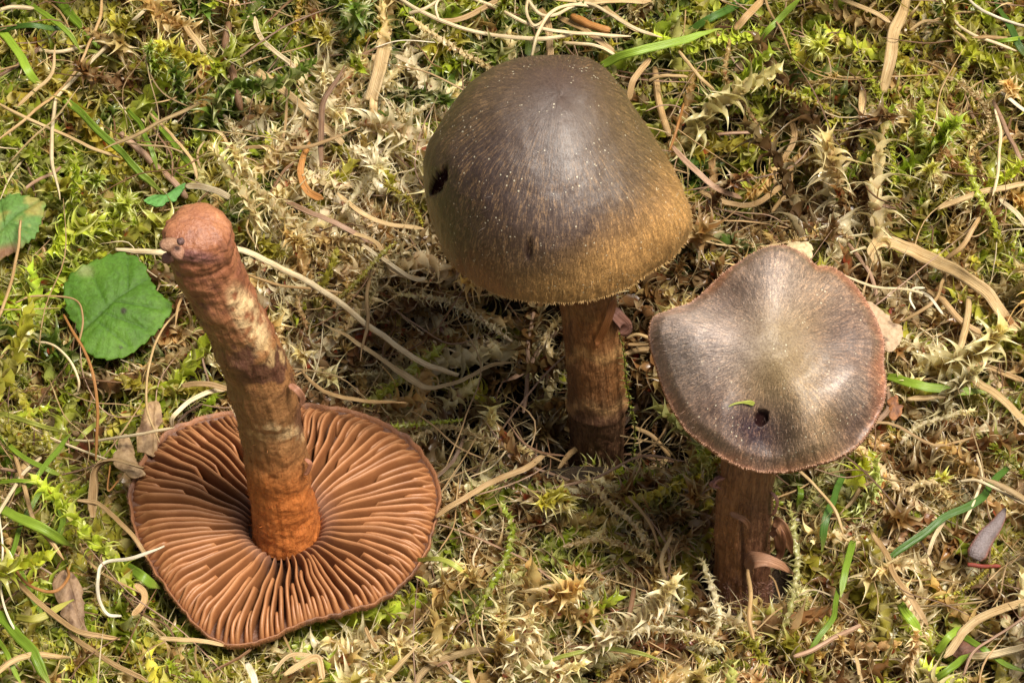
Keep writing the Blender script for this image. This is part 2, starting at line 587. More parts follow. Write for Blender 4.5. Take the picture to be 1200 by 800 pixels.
def sculptor(V, centre_px, outline):
    """returns f(V): moves vertices in their own depth so that the silhouette follows the outline"""
    cx, cy = centre_px
    O = A(outline) - A(centre_px)
    ao = np.arctan2(O[:, 1], O[:, 0])
    k = np.argsort(ao)
    ao, ro = ao[k], np.hypot(O[:, 0], O[:, 1])[k]
    px, py, d = proj(V)
    x, y = px - cx, py - cy
    al, rr = np.arctan2(y, x), np.hypot(x, y)
    nb = 180
    b = ((al + pi) / (2 * pi) * nb).astype(int) % nb
    mr = np.zeros(nb)
    np.maximum.at(mr, b, rr)
    ker = np.ones(5) / 5
    mr = np.convolve(np.concatenate([mr[-2:], mr, mr[:2]]), ker, 'valid')
    ab = -pi + (np.arange(nb) + .5) * 2 * pi / nb
    tr = np.interp(ab, ao, ro, period=2 * pi)
    ratio = tr / mr
    def f(W):
        px, py, d = proj(W)
        x, y = px - cx, py - cy
        al, rr = np.arctan2(y, x), np.hypot(x, y)
        q = np.interp(al, ab, ratio, period=2 * pi)
        m_ = np.interp(al, ab, mr, period=2 * pi)
        q = 1 + (q - 1) * sstep(0, .8, rr / m_)
        dx, dy = x * (q - 1), y * (q - 1)
        return W + RT * (dx * d / D)[:, None] - UPV * (dy * d / D)[:, None]
    return f

def cap_shell(profile, nt, nth, C, axis, wave=None):
    """profile(t, theta)->(r, h); grid of nt rows x nth"""
    t = np.linspace(0, 1, nt)
    th = np.linspace(0, 2 * pi, nth, endpoint=False)
    tt, hh = np.meshgrid(t, th, indexing='ij')
    r, h = profile(tt, hh)
    ax = nrm(axis)
    X = nrm(np.cross(A((0, 1, 0)), ax))
    Y = np.cross(ax, X)
    V = A(C) + X * (r * np.cos(hh))[..., None] + Y * (r * np.sin(hh))[..., None] + ax * h[..., None]
    return V.reshape(-1, 3), tt.ravel(), hh.ravel()

def blob(px, py, cx, cy, rx, ry, rot=0, soft_=.5):
    a = radians(rot)
    x, y = px - cx, py - cy
    u, v = x * cos(a) + y * sin(a), -x * sin(a) + y * cos(a)
    q = np.sqrt((u / rx) ** 2 + (v / ry) ** 2)
    return 1 - sstep(1 - soft_, 1 + soft_, q)

def stem_part(name, centres, radii, nseg, parent, origin, paint, lump=2.0, seed=1, tip=False, grooves=0, rings=(), mat=None):
    """centres in 3-D; returns verts"""
    C = catmull(centres, 24)
    R = catmull(A(radii)[:, None] * np.ones((1, 3)), 24)[:, 0]
    C, T, dirs, th, L = tube_grid(C, R, nseg)
    n = len(C)
    rad = np.tile(R[:, None], (1, nseg))
    P0 = C[:, None] + dirs * rad[..., None]
    rad = rad + lump * fbm(P0 / 26, 4, seed) * 1.4 + .6 * fbm(P0 / 6, 2, seed + 3)
    cs = np.stack([np.cos(th)[None] * 5 + 0 * L[:, None], np.sin(th)[None] * 5 + 0 * L[:, None], L[:, None] / 120 + 0 * th[None]], -1)
    rad = rad + 1.6 * (1 + grooves) * fbm(cs * 1.7, 3, seed + 6)
    for lr0, amp_, wd in rings:
        rad = rad + (amp_ * np.exp(-((L - L[-1] * lr0)[:, None] / wd + .6 * np.sin(th * 2 + 1)[None] * .5) ** 2))
    if tip:
        rad = rad + 5 * fbm(P0 / 17, 4, seed + 9) * sstep(n - 34, n - 18, np.arange(n))[:, None]
        e = np.minimum(1, (n - 1 - np.arange(n)) / 20.0)
        rad *= np.sqrt(np.maximum(0, 1 - (1 - e) ** 3.2))[:, None]
    V = (C[:, None] + dirs * rad[..., None]).reshape(-1, 3)
    F = grid_faces(n, nseg)
    px, py, _ = proj(V)
    tcol = paint(V, px, py, np.repeat(L, nseg), np.tile(th, n))
    ef = np.repeat(rad.mean(1) / max(1e-6, R.max()), nseg) if tip else 1.0
    su = np.stack([np.tile(np.cos(th), n) * ef, np.tile(np.sin(th), n) * ef, np.repeat(L, nseg)], -1)
    o = mk(name, V, F, mat or STEM, parent, origin, {'tint': tcol, 'su': su})
    Nrm = dirs.reshape(-1, 3)
    Tn = np.repeat(T, nseg, 0)
    return o, V, Nrm, Tn, tcol, C

def flap(name, pts3, width, tint, parent, origin, seed, curl=.5, twist=1.0, tip=(.5, .1), label=None, bulge=None):
    V, F, su, C = ribbon(A(pts3), width, seed, curl=curl, twist=twist, thick=.12, tip=tip, bulge=bulge)
    o = mk(name, V, F, DRY, parent, origin, {'tint': np.tile(A(tint), (len(V), 1)), 'su': su})
    if label:
        o['label'] = label
    protect(V, hard, 0)
    return o

# ================================================================ MIDDLE MUSHROOM
y_mid = PZ(698, 548, -75)[1]
base_mid = PZ(697, 552, -75)
tall = thing('mushroom', base_mid, 'tallest upright mushroom with dark brown bell-shaped cap fading to ochre at the rim', 'mushroom', 'brown mushrooms')
Cm = PY(657, 236, y_mid)
def prof_mid(t, th):
    phi = t * radians(97)
    R = 158 * (1 + .012 * np.sin(3 * th + .7) * t)
    H = 168
    r = R * np.sin(phi) ** (1.0)
    h = H * np.sign(np.cos(phi)) * np.abs(np.cos(phi)) ** 1.0
    # bell flank: straighter on the right, gentle umbo
    cone = np.clip(1.03 - np.sqrt((r / R) ** 2 + .035), 0, 1) * H
    k = .30 * sstep(-.3, 1, np.cos(th - .25))
    h = h * (1 - k) + k * np.where(phi < pi / 2, cone * 1.05, h)
    h = h + 5 * np.exp(-(r / 50) ** 2)
    return r, h
def unit_profile(prof, th0=0):
    pass
V, tt, hh = cap_shell(prof_mid, 190, 360, Cm, (-.02, -.03, 1))
OUT_MID = [(640, 64), (660, 64), (690, 68), (705, 78), (722, 95), (738, 118), (752, 140), (770, 165), (785, 190), (798, 215), (806, 235), (812, 255),
           (812, 268), (803, 285), (790, 300), (765, 318), (735, 337), (700, 349), (660, 355), (620, 353), (580, 345), (548, 326), (530, 311),
           (518, 290), (508, 265), (500, 240), (496, 210), (495, 190), (500, 170), (512, 150), (530, 122), (550, 98), (575, 80), (600, 70)]
sc_mid = sculptor(V, (655, 215), OUT_MID)
V = sc_mid(V)
cen = V.mean(0)
NR = nrm(V - (Cm - A((0, 0, 20))))
V = V + NR * (2.2 * fbm(V / 60, 3, 4) + .9 * fbm(V / 14, 3, 8) + (1.8 * fbm(np.stack([np.cos(hh) * 22, np.sin(hh) * 22, tt * 2], -1), 3, 2) * sstep(.6, 1, tt)))[:, None]
px, py, _ = proj(V)
# slits in the skin: pressed into the surface, not just painted
slit1 = blob(px + 5 * fbm(V / 8, 3, 19), py + 5 * fbm(V / 8, 3, 20), 514, 213, 6.5, 20, 28, .18)
slit2 = blob(px, py, 620, 291, 4, 12, 6, .4) * .8
slit3 = blob(px, py, 690, 268, 6, 9, 20, .6) * .3
V = V - NR * (3 * slit1 + 3.5 * slit2 + 1.5 * slit3)[:, None]
nz = fbm(V / 45, 4, 3)
base = np.tile(A((.074, .039, .018)), (len(V), 1))
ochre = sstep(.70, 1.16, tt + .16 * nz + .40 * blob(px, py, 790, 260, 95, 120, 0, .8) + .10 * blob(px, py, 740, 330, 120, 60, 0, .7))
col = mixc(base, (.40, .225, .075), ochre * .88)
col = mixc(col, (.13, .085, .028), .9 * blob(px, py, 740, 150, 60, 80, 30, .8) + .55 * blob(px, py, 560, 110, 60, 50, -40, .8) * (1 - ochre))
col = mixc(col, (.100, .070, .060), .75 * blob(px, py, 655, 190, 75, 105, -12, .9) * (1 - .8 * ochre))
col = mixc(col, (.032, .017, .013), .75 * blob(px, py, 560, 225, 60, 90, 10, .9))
col = mixc(col, (.018, .006, .006), np.clip(slit1 * 1.4 + slit2 * .9 + slit3, 0, 1))
polar = np.stack([np.cos(hh), np.sin(hh), tt * 3], -1)
cap = mk('cap', V, grid_faces(190, 360), CAPM, tall, base_mid, {'tint': col, 'polar': polar, 'hole': np.clip(slit1 * 1.1 + slit2 * .7 + slit3 * .6, 0, 1)})
protect(V[::3], hard, 1)
capV, captt, caphh = V, tt, hh
# underside, closed to the stem, with its own gills
rimV = V.reshape(190, 360, 3)[-1]
def underside(rim, apex, rows, name, parent, origin, ngills, curve=1.0, axis=(0, 0, 1), depth=8):
    q = np.linspace(0, 1, rows)[:, None, None]
    ax = nrm(axis)
    Cn = A(apex)
    W = rim[None] * (1 - q) + Cn * q
    rise = (np.sin(q * pi / 2) ** .8 - q) * np.linalg.norm(rim.mean(0) - Cn) * curve
    W = W + ax * (rise - 1.5 * 0)
    nth = rim.shape[0]
    Vv = W.reshape(-1, 3)
    o = mk(name, Vv, grid_faces(rows, nth)[:, ::-1], FLESH, parent, origin, {'tint': np.tile(A((.20, .09, .045)), (len(Vv), 1))})
    # plates hanging from it
    PV, PF = [], []
    G = W
    for k in range(ngills):
        j = int(k * nth / ngills)
        top = G[1:rows - 2, j]
        n_ = len(top)
        cdir = nrm(np.cross(ax, nrm(rim[j] - Cn)))
        hgt = 12 * np.sin(np.linspace(.25, pi * .9, n_))[:, None]
        for sgn in (-1, 1):
            pass
        a = top + cdir * 1.5
        b = top - cdir * 1.5
        c_ = top - ax * hgt
        s0 = len(PV) * 1
        blk = np.stack([a, c_, b], 1).reshape(-1, 3)
        off = sum(len(x) for x in PV)
        PV.append(blk)
        for i in range(n_ - 1):
            e = off + i * 3
            PF += [[e, e + 1, e + 4, e + 3], [e + 1, e + 2, e + 5, e + 4]]
    PVv = np.concatenate(PV)
    mk('gills', PVv, PF, GILL, parent, origin, {'tint': np.tile(A((.36, .17, .085)), (len(PVv), 1))}, True, 'stuff')
underside(rimV, Cm + A((18, 0, 95)), 16, 'cap_underside', tall, base_mid, 80, .25)
# fibrils: over the skin and fringing the rim
Tm = nrm(np.gradient(V.reshape(190, 360, 3), axis=0)).reshape(-1, 3)
idx = rng.choice(np.nonzero((tt > .25) & (tt < .985))[0], 9000, p=None)
hc = mixc(col[idx] * 1.8, (.50, .31, .11), .55 * sstep(.5, 1, tt[idx]))
hairs('fibril', V[idx], Tm[idx], NR[idx], 7, .14, hc * .8, tall, base_mid, .05)
idx = rng.choice(np.nonzero(tt > .985)[0], 1800)
hairs('rim_fringe', V[idx], Tm[idx] + NR[idx] * .3, NR[idx], 3.5, .3, np.tile(A((.50, .31, .12)), (1800, 1)), tall, base_mid, .25)

def paint_mid(V, px, py, L, th):
    n1 = fbm(V / 30, 4, 21)
    n2 = fbm(np.stack([np.cos(th) * 3, np.sin(th) * 3, L / 150], -1), 3, 22)
    c = np.tile(A((.21, .088, .030)), (len(V), 1))
    c = mixc(c, (.095, .045, .022), sstep(-.1, .5, n2) * .7)
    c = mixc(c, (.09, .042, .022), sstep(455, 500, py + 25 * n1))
    wav = py + 8 * n1 + 5 * np.sin(th * 4)
    for yy, a_, cc in ((418, .95, (.40, .22, .085)), (478, .95, (.36, .20, .085)), (372, .5, (.27, .15, .05))):
        band = np.exp(-((wav - yy) / 6.0) ** 2)
        c = mixc(c, cc, a_ * band)
    c = mixc(c, (.42, .17, .05), .75 * blob(px, py, 704, 384, 9, 26, 22, .6))
    return c
cm = [(694, 610), (697, 556), (699, 530), (700, 500), (700, 470), (697, 430), (694, 395), (690, 360), (682, 310), (676, 260)]
rm = [33, 31, 32, 33.5, 34, 34, 34, 33, 32, 30]
c3 = [PY(a, b, y_mid) for a, b in cm]
r3 = [r * kscale(p) for r, p in zip(rm, c3)]
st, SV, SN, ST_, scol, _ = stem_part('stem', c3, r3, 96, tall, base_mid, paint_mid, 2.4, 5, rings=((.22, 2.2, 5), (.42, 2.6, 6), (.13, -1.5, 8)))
protect(SV[proj(SV)[1] < 520], hard, 1)
idx = rng.choice(len(SV), 1500)
hairs('stem_fibril', SV[idx], ST_[idx], SN[idx], 12, .4, scol[idx] * 1.8, tall, base_mid, .3)
front = lambda a, b, off: PY(a, b, y_mid - off)
flap('torn_flap', [front(719, 362, 12), front(727, 372, 20), front(733, 385, 16), front(722, 392, 8)], 16, (.50, .26, .20), tall, base_mid, 3, .6, 1.4, label='pinkish torn flap of stem skin')
flap('torn_flap', [front(716, 350, 18), front(710, 375, 33), front(700, 398, 37), front(697, 405, 38)], 9, (.40, .16, .05), tall, base_mid, 4, .5, .6, label='rust orange strip on stem')

# ================================================================ RIGHT MUSHROOM
base_r = PZ(868, 700, -25)
y_r = base_r[1]
short = thing('mushroom', base_r, 'shorter upright mushroom with flattened wavy grey-brown cap and pinkish rim', 'mushroom', 'brown mushrooms')
Cr = PY(903, 425, y_r - 10)
AX_R = (-.05, -.42, 1)
OUT_R = [(915, 291), (930, 292), (948, 301), (958, 309), (976, 312), (995, 327), (1012, 347), (1024, 368), (1031, 385), (1036, 400), (1034, 425), (1038, 445), (1037, 465),
         (1025, 492), (1010, 514), (990, 529), (962, 543), (935, 550), (905, 552), (880, 548), (852, 539), (830, 523), (805, 503), (790, 480),
         (776, 450), (768, 425), (761, 400), (761, 385), (766, 371), (785, 364), (808, 353), (830, 333), (850, 318), (872, 303), (895, 293)]
def prof_r(t, th):
    phi = t
    r = 140 * (t ** .92)
    rho = t
    h = 52 * (1 - rho ** 2.0) - 8
    h = h + 16 * np.exp(-(rho / .20) ** 2)
    h = h + rho ** 1.6 * (9 * np.sin(3 * th + 2.2) + 6 * np.sin(5 * th + .6))
    h = h - 12 * sstep(.86, 1, rho)
    return r, h
V, tt, hh = cap_shell(prof_r, 170, 360, Cr, AX_R)
sc_r = sculptor(V, (903, 425), OUT_R)
V = sc_r(V)
axr = nrm(AX_R)
px, py, _ = proj(V)
pit = blob(px + 4 * fbm(V / 7, 3, 17), py + 4 * fbm(V / 7, 3, 18), 893, 482, 7.5, 9.5, 20, .3)
# dents and ridges seen in the photograph
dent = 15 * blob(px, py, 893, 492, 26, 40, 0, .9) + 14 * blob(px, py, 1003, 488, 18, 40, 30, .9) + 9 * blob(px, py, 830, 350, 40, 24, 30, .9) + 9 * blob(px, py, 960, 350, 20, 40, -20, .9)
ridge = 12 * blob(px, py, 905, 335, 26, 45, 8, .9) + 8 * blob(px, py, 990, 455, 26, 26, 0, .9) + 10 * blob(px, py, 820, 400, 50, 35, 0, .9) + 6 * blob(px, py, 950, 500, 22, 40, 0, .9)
V = V + axr * (1.7 * ridge - 1.5 * dent - 9 * pit + 4.5 * fbm(V / 55, 3, 14) + .9 * fbm(V / 12, 3, 15)
               + 2.6 * sstep(.7, 1, tt) * fbm(np.stack([np.cos(hh) * 16, np.sin(hh) * 16, tt], -1), 4, 12) * 1.5)[:, None]
nz = fbm(V / 40, 4, 13)
base = np.tile(A((.20, .135, .095)), (len(V), 1))
rim_ = sstep(.86, 1.04, tt + .20 * nz) * .9
col = mixc(base, (.33, .145, .080), rim_)
col = mixc(col, (.28, .20, .10), .8 * blob(px, py, 915, 400, 45, 75, 20, .9) + .55 * blob(px, py, 950, 490, 45, 60, -25, .9))
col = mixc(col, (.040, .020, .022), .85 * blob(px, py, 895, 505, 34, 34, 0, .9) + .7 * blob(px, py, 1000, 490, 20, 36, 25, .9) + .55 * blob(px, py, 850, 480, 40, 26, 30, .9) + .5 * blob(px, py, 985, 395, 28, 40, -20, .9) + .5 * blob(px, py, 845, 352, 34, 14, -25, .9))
col = mixc(col, (.42, .36, .325), .8 * blob(px, py, 815, 400, 55, 45, 0, .9) + .6 * blob(px, py, 905, 335, 35, 32, 0, .9) + .5 * blob(px, py, 988, 455, 26, 20, 0, .9))  # silvery highlight on the raised lobes, painted as paler skin
col = mixc(col, (.030, .014, .016), np.clip(pit * 1.3, 0, 1))
polar = np.stack([np.cos(hh), np.sin(hh), tt * 3], -1)
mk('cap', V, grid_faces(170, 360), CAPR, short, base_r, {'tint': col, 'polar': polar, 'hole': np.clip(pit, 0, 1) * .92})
protect(V[::3], hard, 1)
NRr = np.tile(axr, (len(V), 1))
V3 = V.reshape(170, 360, 3)
Tm = nrm(np.gradient(V3, axis=0)).reshape(-1, 3)
rimR = V3[-1]
# rolled rim
lip = np.concatenate([rimR[None], (rimR - axr * 5 + nrm(rimR - Cr) * 1.5)[None], (rimR - axr * 8 - nrm(rimR - Cr) * 5)[None]])
mk('cap_rim', lip.reshape(-1, 3), grid_faces(3, 360), FLESH, short, base_r, {'tint': np.tile(A((.36, .17, .10)), (1080, 1))})
underside(lip[-1], Cr + axr * 30, 14, 'cap_underside', short, base_r, 80, .1, AX_R)
idx = rng.choice(np.nonzero((tt > .2) & (tt < .985))[0], 3500)
hairs('fibril', V[idx], Tm[idx], NRr[idx], 6, .13, mixc(col[idx] * 1.7, (.5, .30, .18), .3), short, base_r, .05)
idx = rng.choice(np.nonzero(tt > .985)[0], 1400)
hairs('rim_fringe', V[idx], Tm[idx], NRr[idx], 2.6, .35, np.tile(A((.46, .25, .15)), (1400, 1)), short, base_r, .2)

def paint_r(V, px, py, L, th):
    n1 = fbm(V / 30, 4, 31)
    n2 = fbm(np.stack([np.cos(th) * 4, np.sin(th) * 4, L / 200], -1), 3, 32)
    c = np.tile(A((.25, .112, .048)), (len(V), 1))
    c = mixc(c, (.085, .036, .022), sstep(-.05, .45, n2) * .8)
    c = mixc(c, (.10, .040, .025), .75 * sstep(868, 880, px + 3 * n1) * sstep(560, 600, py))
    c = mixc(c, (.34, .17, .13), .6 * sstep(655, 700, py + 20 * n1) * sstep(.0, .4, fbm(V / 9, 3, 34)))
    c = mixc(c, (.045, .017, .012), .85 * blob(px, py, 871, 655, 3.5, 60, -3, .6))
    return c
cr = [(872, 760), (872, 716), (870, 700), (869, 672), (870, 640), (872, 605), (875, 570), (878, 545), (884, 500), (890, 455)]
rr_ = [30, 32, 36, 33, 31, 31, 31, 31, 30, 28]
c3 = [PY(a, b, y_r) for a, b in cr]
r3 = [r * kscale(p) for r, p in zip(rr_, c3)]
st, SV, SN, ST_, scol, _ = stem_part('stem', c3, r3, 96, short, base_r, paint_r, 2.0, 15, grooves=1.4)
protect(SV[proj(SV)[1] < 680], hard, 1)
idx = rng.choice(len(SV), 1300)
hairs('stem_fibril', SV[idx], ST_[idx], SN[idx], 12, .4, scol[idx] * 1.7, short, base_r, .3)
idx = rng.choice(np.nonzero(proj(SV)[1] > 680)[0], 1500)
hairs('base_fuzz', SV[idx], SN[idx], ST_[idx], 4, .22, np.tile(A((.42, .24, .19)), (1500, 1)), short, base_r, .4)
fr = lambda a, b, off: PY(a, b, y_r - off)
flap('torn_flap', [fr(872, 664, 31), fr(888, 655, 40), fr(912, 660, 44), fr(936, 675, 36)], 25, (.46, .25, .15), short, base_r, 5, .15, .35, (1, .05), bulge=([0, .3, 1], [1.1, .8, .15]), label='pale torn strip jutting right from stem base')
flap('torn_flap', [fr(902, 612, 10), fr(912, 617, 20), fr(922, 630, 24), fr(926, 650, 20)], 15, (.45, .23, .12), short, base_r, 6, .5, 1.2)
flap('torn_flap', [fr(903, 622, 14), fr(914, 628, 24), fr(917, 645, 24), fr(908, 655, 22)], 13, (.42, .20, .11), short, base_r, 7, .5, 1.2)
flap('torn_flap', [fr(858, 600, 32), fr(868, 606, 40), fr(876, 612, 42), fr(878, 622, 40)], 6, (.38, .19, .10), short, base_r, 8, .5, 1)
flap('torn_flap', [fr(845, 557, 14), fr(836, 560, 20), fr(832, 568, 24), fr(843, 574, 22)], 12, (.46, .23, .19), short, base_r, 9, .6, 1.5, label='pink torn scrap on the left of stem')
flap('torn_flap', [fr(900, 575, 10), fr(907, 585, 16), fr(905, 597, 16), fr(899, 604, 14)], 8, (.40, .20, .15), short, base_r, 10, .6, 1.5)

# ================================================================ LEFT, UPENDED MUSHROOM
ZR = 66.0
Cl = PZ(333, 612, ZR)
OUT_L = [(152, 580), (154, 562), (162, 542), (175, 522), (190, 505), (208, 491), (230, 482), (255, 475), (285, 471), (320, 469), (350, 470), (380, 473), (402, 477),
         (430, 484), (455, 495), (476, 508), (492, 524), (503, 543), (511, 562), (514, 582), (512, 602), (505, 625), (494, 648), (478, 668),
         (455, 688), (430, 700), (400, 711), (370, 717), (340, 727), (315, 739), (290, 746), (265, 748), (248, 742), (232, 732), (218, 716),
         (203, 700), (192, 682), (180, 662), (168, 642), (159, 622), (154, 600)]
ol = A([PZ(a, b, ZR)[:2] for a, b in OUT_L]) - Cl[:2]
oa = np.arctan2(ol[:, 1], ol[:, 0])
orr = np.hypot(ol[:, 0], ol[:, 1])
k = np.argsort(oa)
oa, orr = oa[k], orr[k]
def RL(th):
    return np.interp((A(th) + pi) % (2 * pi) - pi, oa, orr, period=2 * pi)
r0 = 40.0
def top_l(rho, th):
    """crest height of the gills; rho 0 at stem, 1 at rim"""
    z = ZR + 2 - 7 * np.exp(-(rho / .06) ** 2) + 9 * np.sin(np.clip(rho, 0, 1) * pi) ** .8 - 6 * sstep(.8, 1, rho)
    z = z + rho * (5 * np.sin(2 * th + .5) + 3.5 * np.sin(5 * th + 1.0))
    z = z - 6 * np.exp(-((np.angle(np.exp(1j * (th + 1.62)))) / .35) ** 2) * np.exp(-(rho / .3) ** 2)
    return z
def floor_l(rho, th):
    g_ = 25 * np.clip(np.sin(np.clip(.08 + rho * .92, 0, 1) * pi), 0, 1) ** .6 + 4
    return top_l(rho, th) - g_
flip = thing('mushroom', (Cl[0], Cl[1], ZR - 70), 'upended mushroom lying on its cap with rusty brown gills and thick stem pointing up', 'mushroom', 'brown mushrooms')
org_l = A((Cl[0], Cl[1], ZR - 70))
# cap body: floor between the gills, rim, outer skin underneath
nth = 360
th = np.linspace(0, 2 * pi, nth, endpoint=False)
Rt = RL(th) + 1.9 * fbm(np.stack([np.cos(th) * 14, np.sin(th) * 14, th * 0], -1), 3, 44) * 2
rows = []
for rho in np.linspace(0, .985, 30):
    r = r0 * .6 + (Rt - r0 * .6) * rho
    q = (r - r0) / (Rt - r0)
    rows.append(np.stack([Cl[0] + r * np.cos(th), Cl[1] + r * np.sin(th), floor_l(np.clip(q, 0, 1), th)], -1))
nfloor = len(rows)
zt = top_l(1.0, th)
for dr, dz_ in ((.3, .5), (1.4, 0), (2.0, -2), (1.8, -6), (0, -10)):
    rows.append(np.stack([Cl[0] + (Rt + dr) * np.cos(th), Cl[1] + (Rt + dr) * np.sin(th), zt + dz_ - 2], -1))
for rho in np.linspace(.97, 0, 16):
    r = Rt * rho
    rows.append(np.stack([Cl[0] + r * np.cos(th), Cl[1] + r * np.sin(th), zt - 14 - 46 * (1 - rho ** 2)], -1))
W = A(rows)
Wf = W.reshape(-1, 3)
px, py, _ = proj(Wf)
nz = fbm(Wf / 14, 4, 45)
Wf = Wf + np.stack([0 * nz, 0 * nz, 1.2 * nz * np.repeat((np.arange(len(rows)) >= nfloor), nth)], -1)
mk('cap_flesh', Wf[:nfloor * nth], grid_faces(nfloor, nth), FLESH, flip, org_l, {'tint': np.tile(A((.20, .085, .045)), (nfloor * nth, 1)) * .55})  # floor tint darkened: shade of the gaps between gills painted in
k0 = nfloor - 1
sub = Wf[k0 * nth:]
colr = mixc(np.tile(A((.24, .10, .042)), (len(sub), 1)), (.15, .07, .04), sstep(-.1, .4, nz[k0 * nth:]))
protect(Wf[(nfloor - 3) * nth:(nfloor + 3) * nth], hard, 0)
protect(Wf[:nfloor * nth], hard, 0)
mk('cap', sub, grid_faces(len(rows) - k0, nth), FLESH, flip, org_l, {'tint': colr})
idx = rng.choice(5 * nth, 1600) + 2 * nth
hairs('rim_fringe', sub[idx], nrm(np.stack([sub[idx][:, 0] - Cl[0], sub[idx][:, 1] - Cl[1], 0 * idx], -1)) + A((0, 0, .2)), np.tile(A((0, 0, 1)), (1600, 1)), 2.0, .25,
      np.tile(A((.26, .12, .05)), (1600, 1)), flip, org_l, .3)

def make_gill(th0, q0, q1, hk, seed):
    """one thin plate from q0 to q1 (0 stem, 1 rim)"""
    n_ = 18 if q0 < .2 else (13 if q0 < .6 else 9)
    s = np.linspace(0, 1, n_)
    q = q0 + (q1 - q0) * s
    amp = .034
    tht = th0 + amp * (vnoise(np.stack([q * 3.2, q * 0 + th0 * 1.3, q * 0 + 2.2], -1), 1)) * 1.6 + .010 * vnoise(np.stack([q * 7, q * 0 + seed, q * 0], -1), 3) * (1 - q * .3)
    R_ = RL(tht)
    r = r0 + (R_ - 1 - r0) * q
    crest = top_l(q, tht)
    flo = floor_l(q, tht) - 1.5
    e0 = sstep(0, .16, s) if q0 > .02 else sstep(-.3, .08, s)
    e1 = sstep(1.0, .90, s) * .9 + .1
    h_ = (crest - flo) * hk * e0 * e1 + 1.0
    tk = (1.2 + 1.35 * sstep(0, .5, q)) * (.85 + .3 * ((seed * 37) % 10) / 10) * np.minimum(1, .5 + e0 * .5)
    lean = 1.6 * vnoise(np.stack([q * 2.2, q * 0 + th0 * 2.1, q * 0 + 5], -1), 2)
    rad_ = np.stack([np.cos(tht), np.sin(tht), 0 * tht], -1)
    tan_ = np.stack([-np.sin(tht), np.cos(tht), 0 * tht], -1)
    base_ = A((Cl[0], Cl[1], 0)) + rad_ * r[:, None]
    prof = [(-1.25, 0), (-1.05, .55), (-.8, .85), (-.3, .99), (.3, .99), (.8, .85), (1.05, .55), (1.25, 0)]
    blk = [base_ + tan_ * (tk * a + lean * b)[:, None] + A((0, 0, 1)) * (flo + h_ * b)[:, None] for a, b in prof]
    Vg = np.stack(blk, 1)
    m_ = len(prof)
    F = grid_faces(n_, m_, False)[:, ::-1].tolist()
    F += [list(range(m_)), [(n_ - 1) * m_ + j for j in range(m_)][::-1]]
    t = np.tile(A((.27, .105, .037)), (n_ * m_, 1))
    qq = np.repeat(q, m_)
    bb = np.tile([b for a, b in prof], n_)
    t = mixc(t, (.38, .18, .075), .6 * sstep(.80, 1.0, bb))
    t = mixc(t, (.30, .18, .14), .45 * (1 - sstep(.02, .22, qq)))
    t = t * (1 + .10 * math.sin(seed * 1.7))
    return mk('gill', Vg.reshape(-1, 3), F, GILL, flip, org_l, {'tint': t})
nf = 43
gr_ = np.random.default_rng(5)
ths = np.arange(nf) * 2 * pi / nf + gr_.normal(0, .016, nf)
sd_ = 0
for i in range(nf):
    a, b = ths[i], ths[(i + 1) % nf] + (2 * pi if i == nf - 1 else 0)
    sd_ += 1
    make_gill(a, 0, .985, 1.0 + gr_.uniform(-.08, .05), sd_)
    mid = a + (b - a) * gr_.uniform(.42, .58)
    long_ = gr_.random()
    sd_ += 1
    make_gill(mid, gr_.uniform(.18, .5) if long_ < .75 else gr_.uniform(.02, .1), .985, .88 + gr_.uniform(-.05, .05), sd_)
    for f in (.25, .75):
        rr = RL(a + (b - a) * f)
        if gr_.random() < (.82 if rr > 150 else .55):
            sd_ += 1
            c_ = a + (b - a) * f + gr_.normal(0, .006)
            make_gill(c_, gr_.uniform(.58, .86), .99, .72 + gr_.uniform(-.06, .06), sd_)
def paint_l(V, px, py, L, th):
    n1 = fbm(V / 28, 4, 51)
    n2 = fbm(V / 9, 3, 52)
    c = np.tile(A((.25, .115, .042)), (len(V), 1))
    c = mixc(c, (.40, .12, .026), sstep(520, 585, py + 12 * n1) * .95)
    up_ = sstep(400, 372, py + 26 * n1)
    c = mixc(c, (.25, .092, .042), up_)
    c = mixc(c, (.36, .15, .068), up_ * sstep(-.1, .4, n1) * .6)
    c = mixc(c, (.20, .075, .045), up_ * sstep(.1, .45, n2) * .6)
    dk = sstep(.0, .14, n1 + .3 * n2 + .16) * blob(px, py, 305, 424, 46, 34, 35, .35)
    c = mixc(c, (.075, .028, .018), .9 * dk)
    c = mixc(c, (.085, .032, .020), .8 * blob(px, py, 236, 368, 16, 14, 0, .5) * sstep(-.2, .2, n2))
    c = mixc(c, (.62, .43, .22), .95 * blob(px, py, 291, 372, 16, 40, -28, .35) * sstep(-.45, .05, n2))
    c = mixc(c, (.50, .33, .15), .8 * blob(px, py, 318, 415, 20, 14, 30, .5) * sstep(-.1, .3, n2))
    c = mixc(c, (.50, .32, .14), .7 * np.exp(-((py - 505 - 10 * n1) / 9.0) ** 2) * sstep(-.3, .3, n2))
    c = mixc(c, (.075, .028, .02), .75 * blob(px, py, 352, 492, 7, 22, 5, .5))
    c = mixc(c, (.40, .17, .075), .8 * sstep(285, 262, py) * sstep(-.5, .3, n1))
    c = mixc(c, (.60, .42, .22), .6 * blob(px, py, 330, 505, 26, 10, 10, .5) * sstep(-.3, .2, n2))
    c = mixc(c, (.17, .075, .075), .7 * blob(px, py, 225, 300, 30, 7, 8, .6))
    return c
cl = [(334, 622), (333, 600), (328, 570), (323, 535), (318, 500), (311, 465), (300, 430), (287, 400), (269, 365), (252, 333), (239, 303), (232, 278), (230, 257)]
rl = [41, 39.5, 38, 37, 37, 38.5, 37.5, 37, 36, 38, 41, 40.5, 34]
yl = Cl[1]
c3 = [PY(a, b, yl - 20 * max(0, (500 - b)) / 240) for a, b in cl]
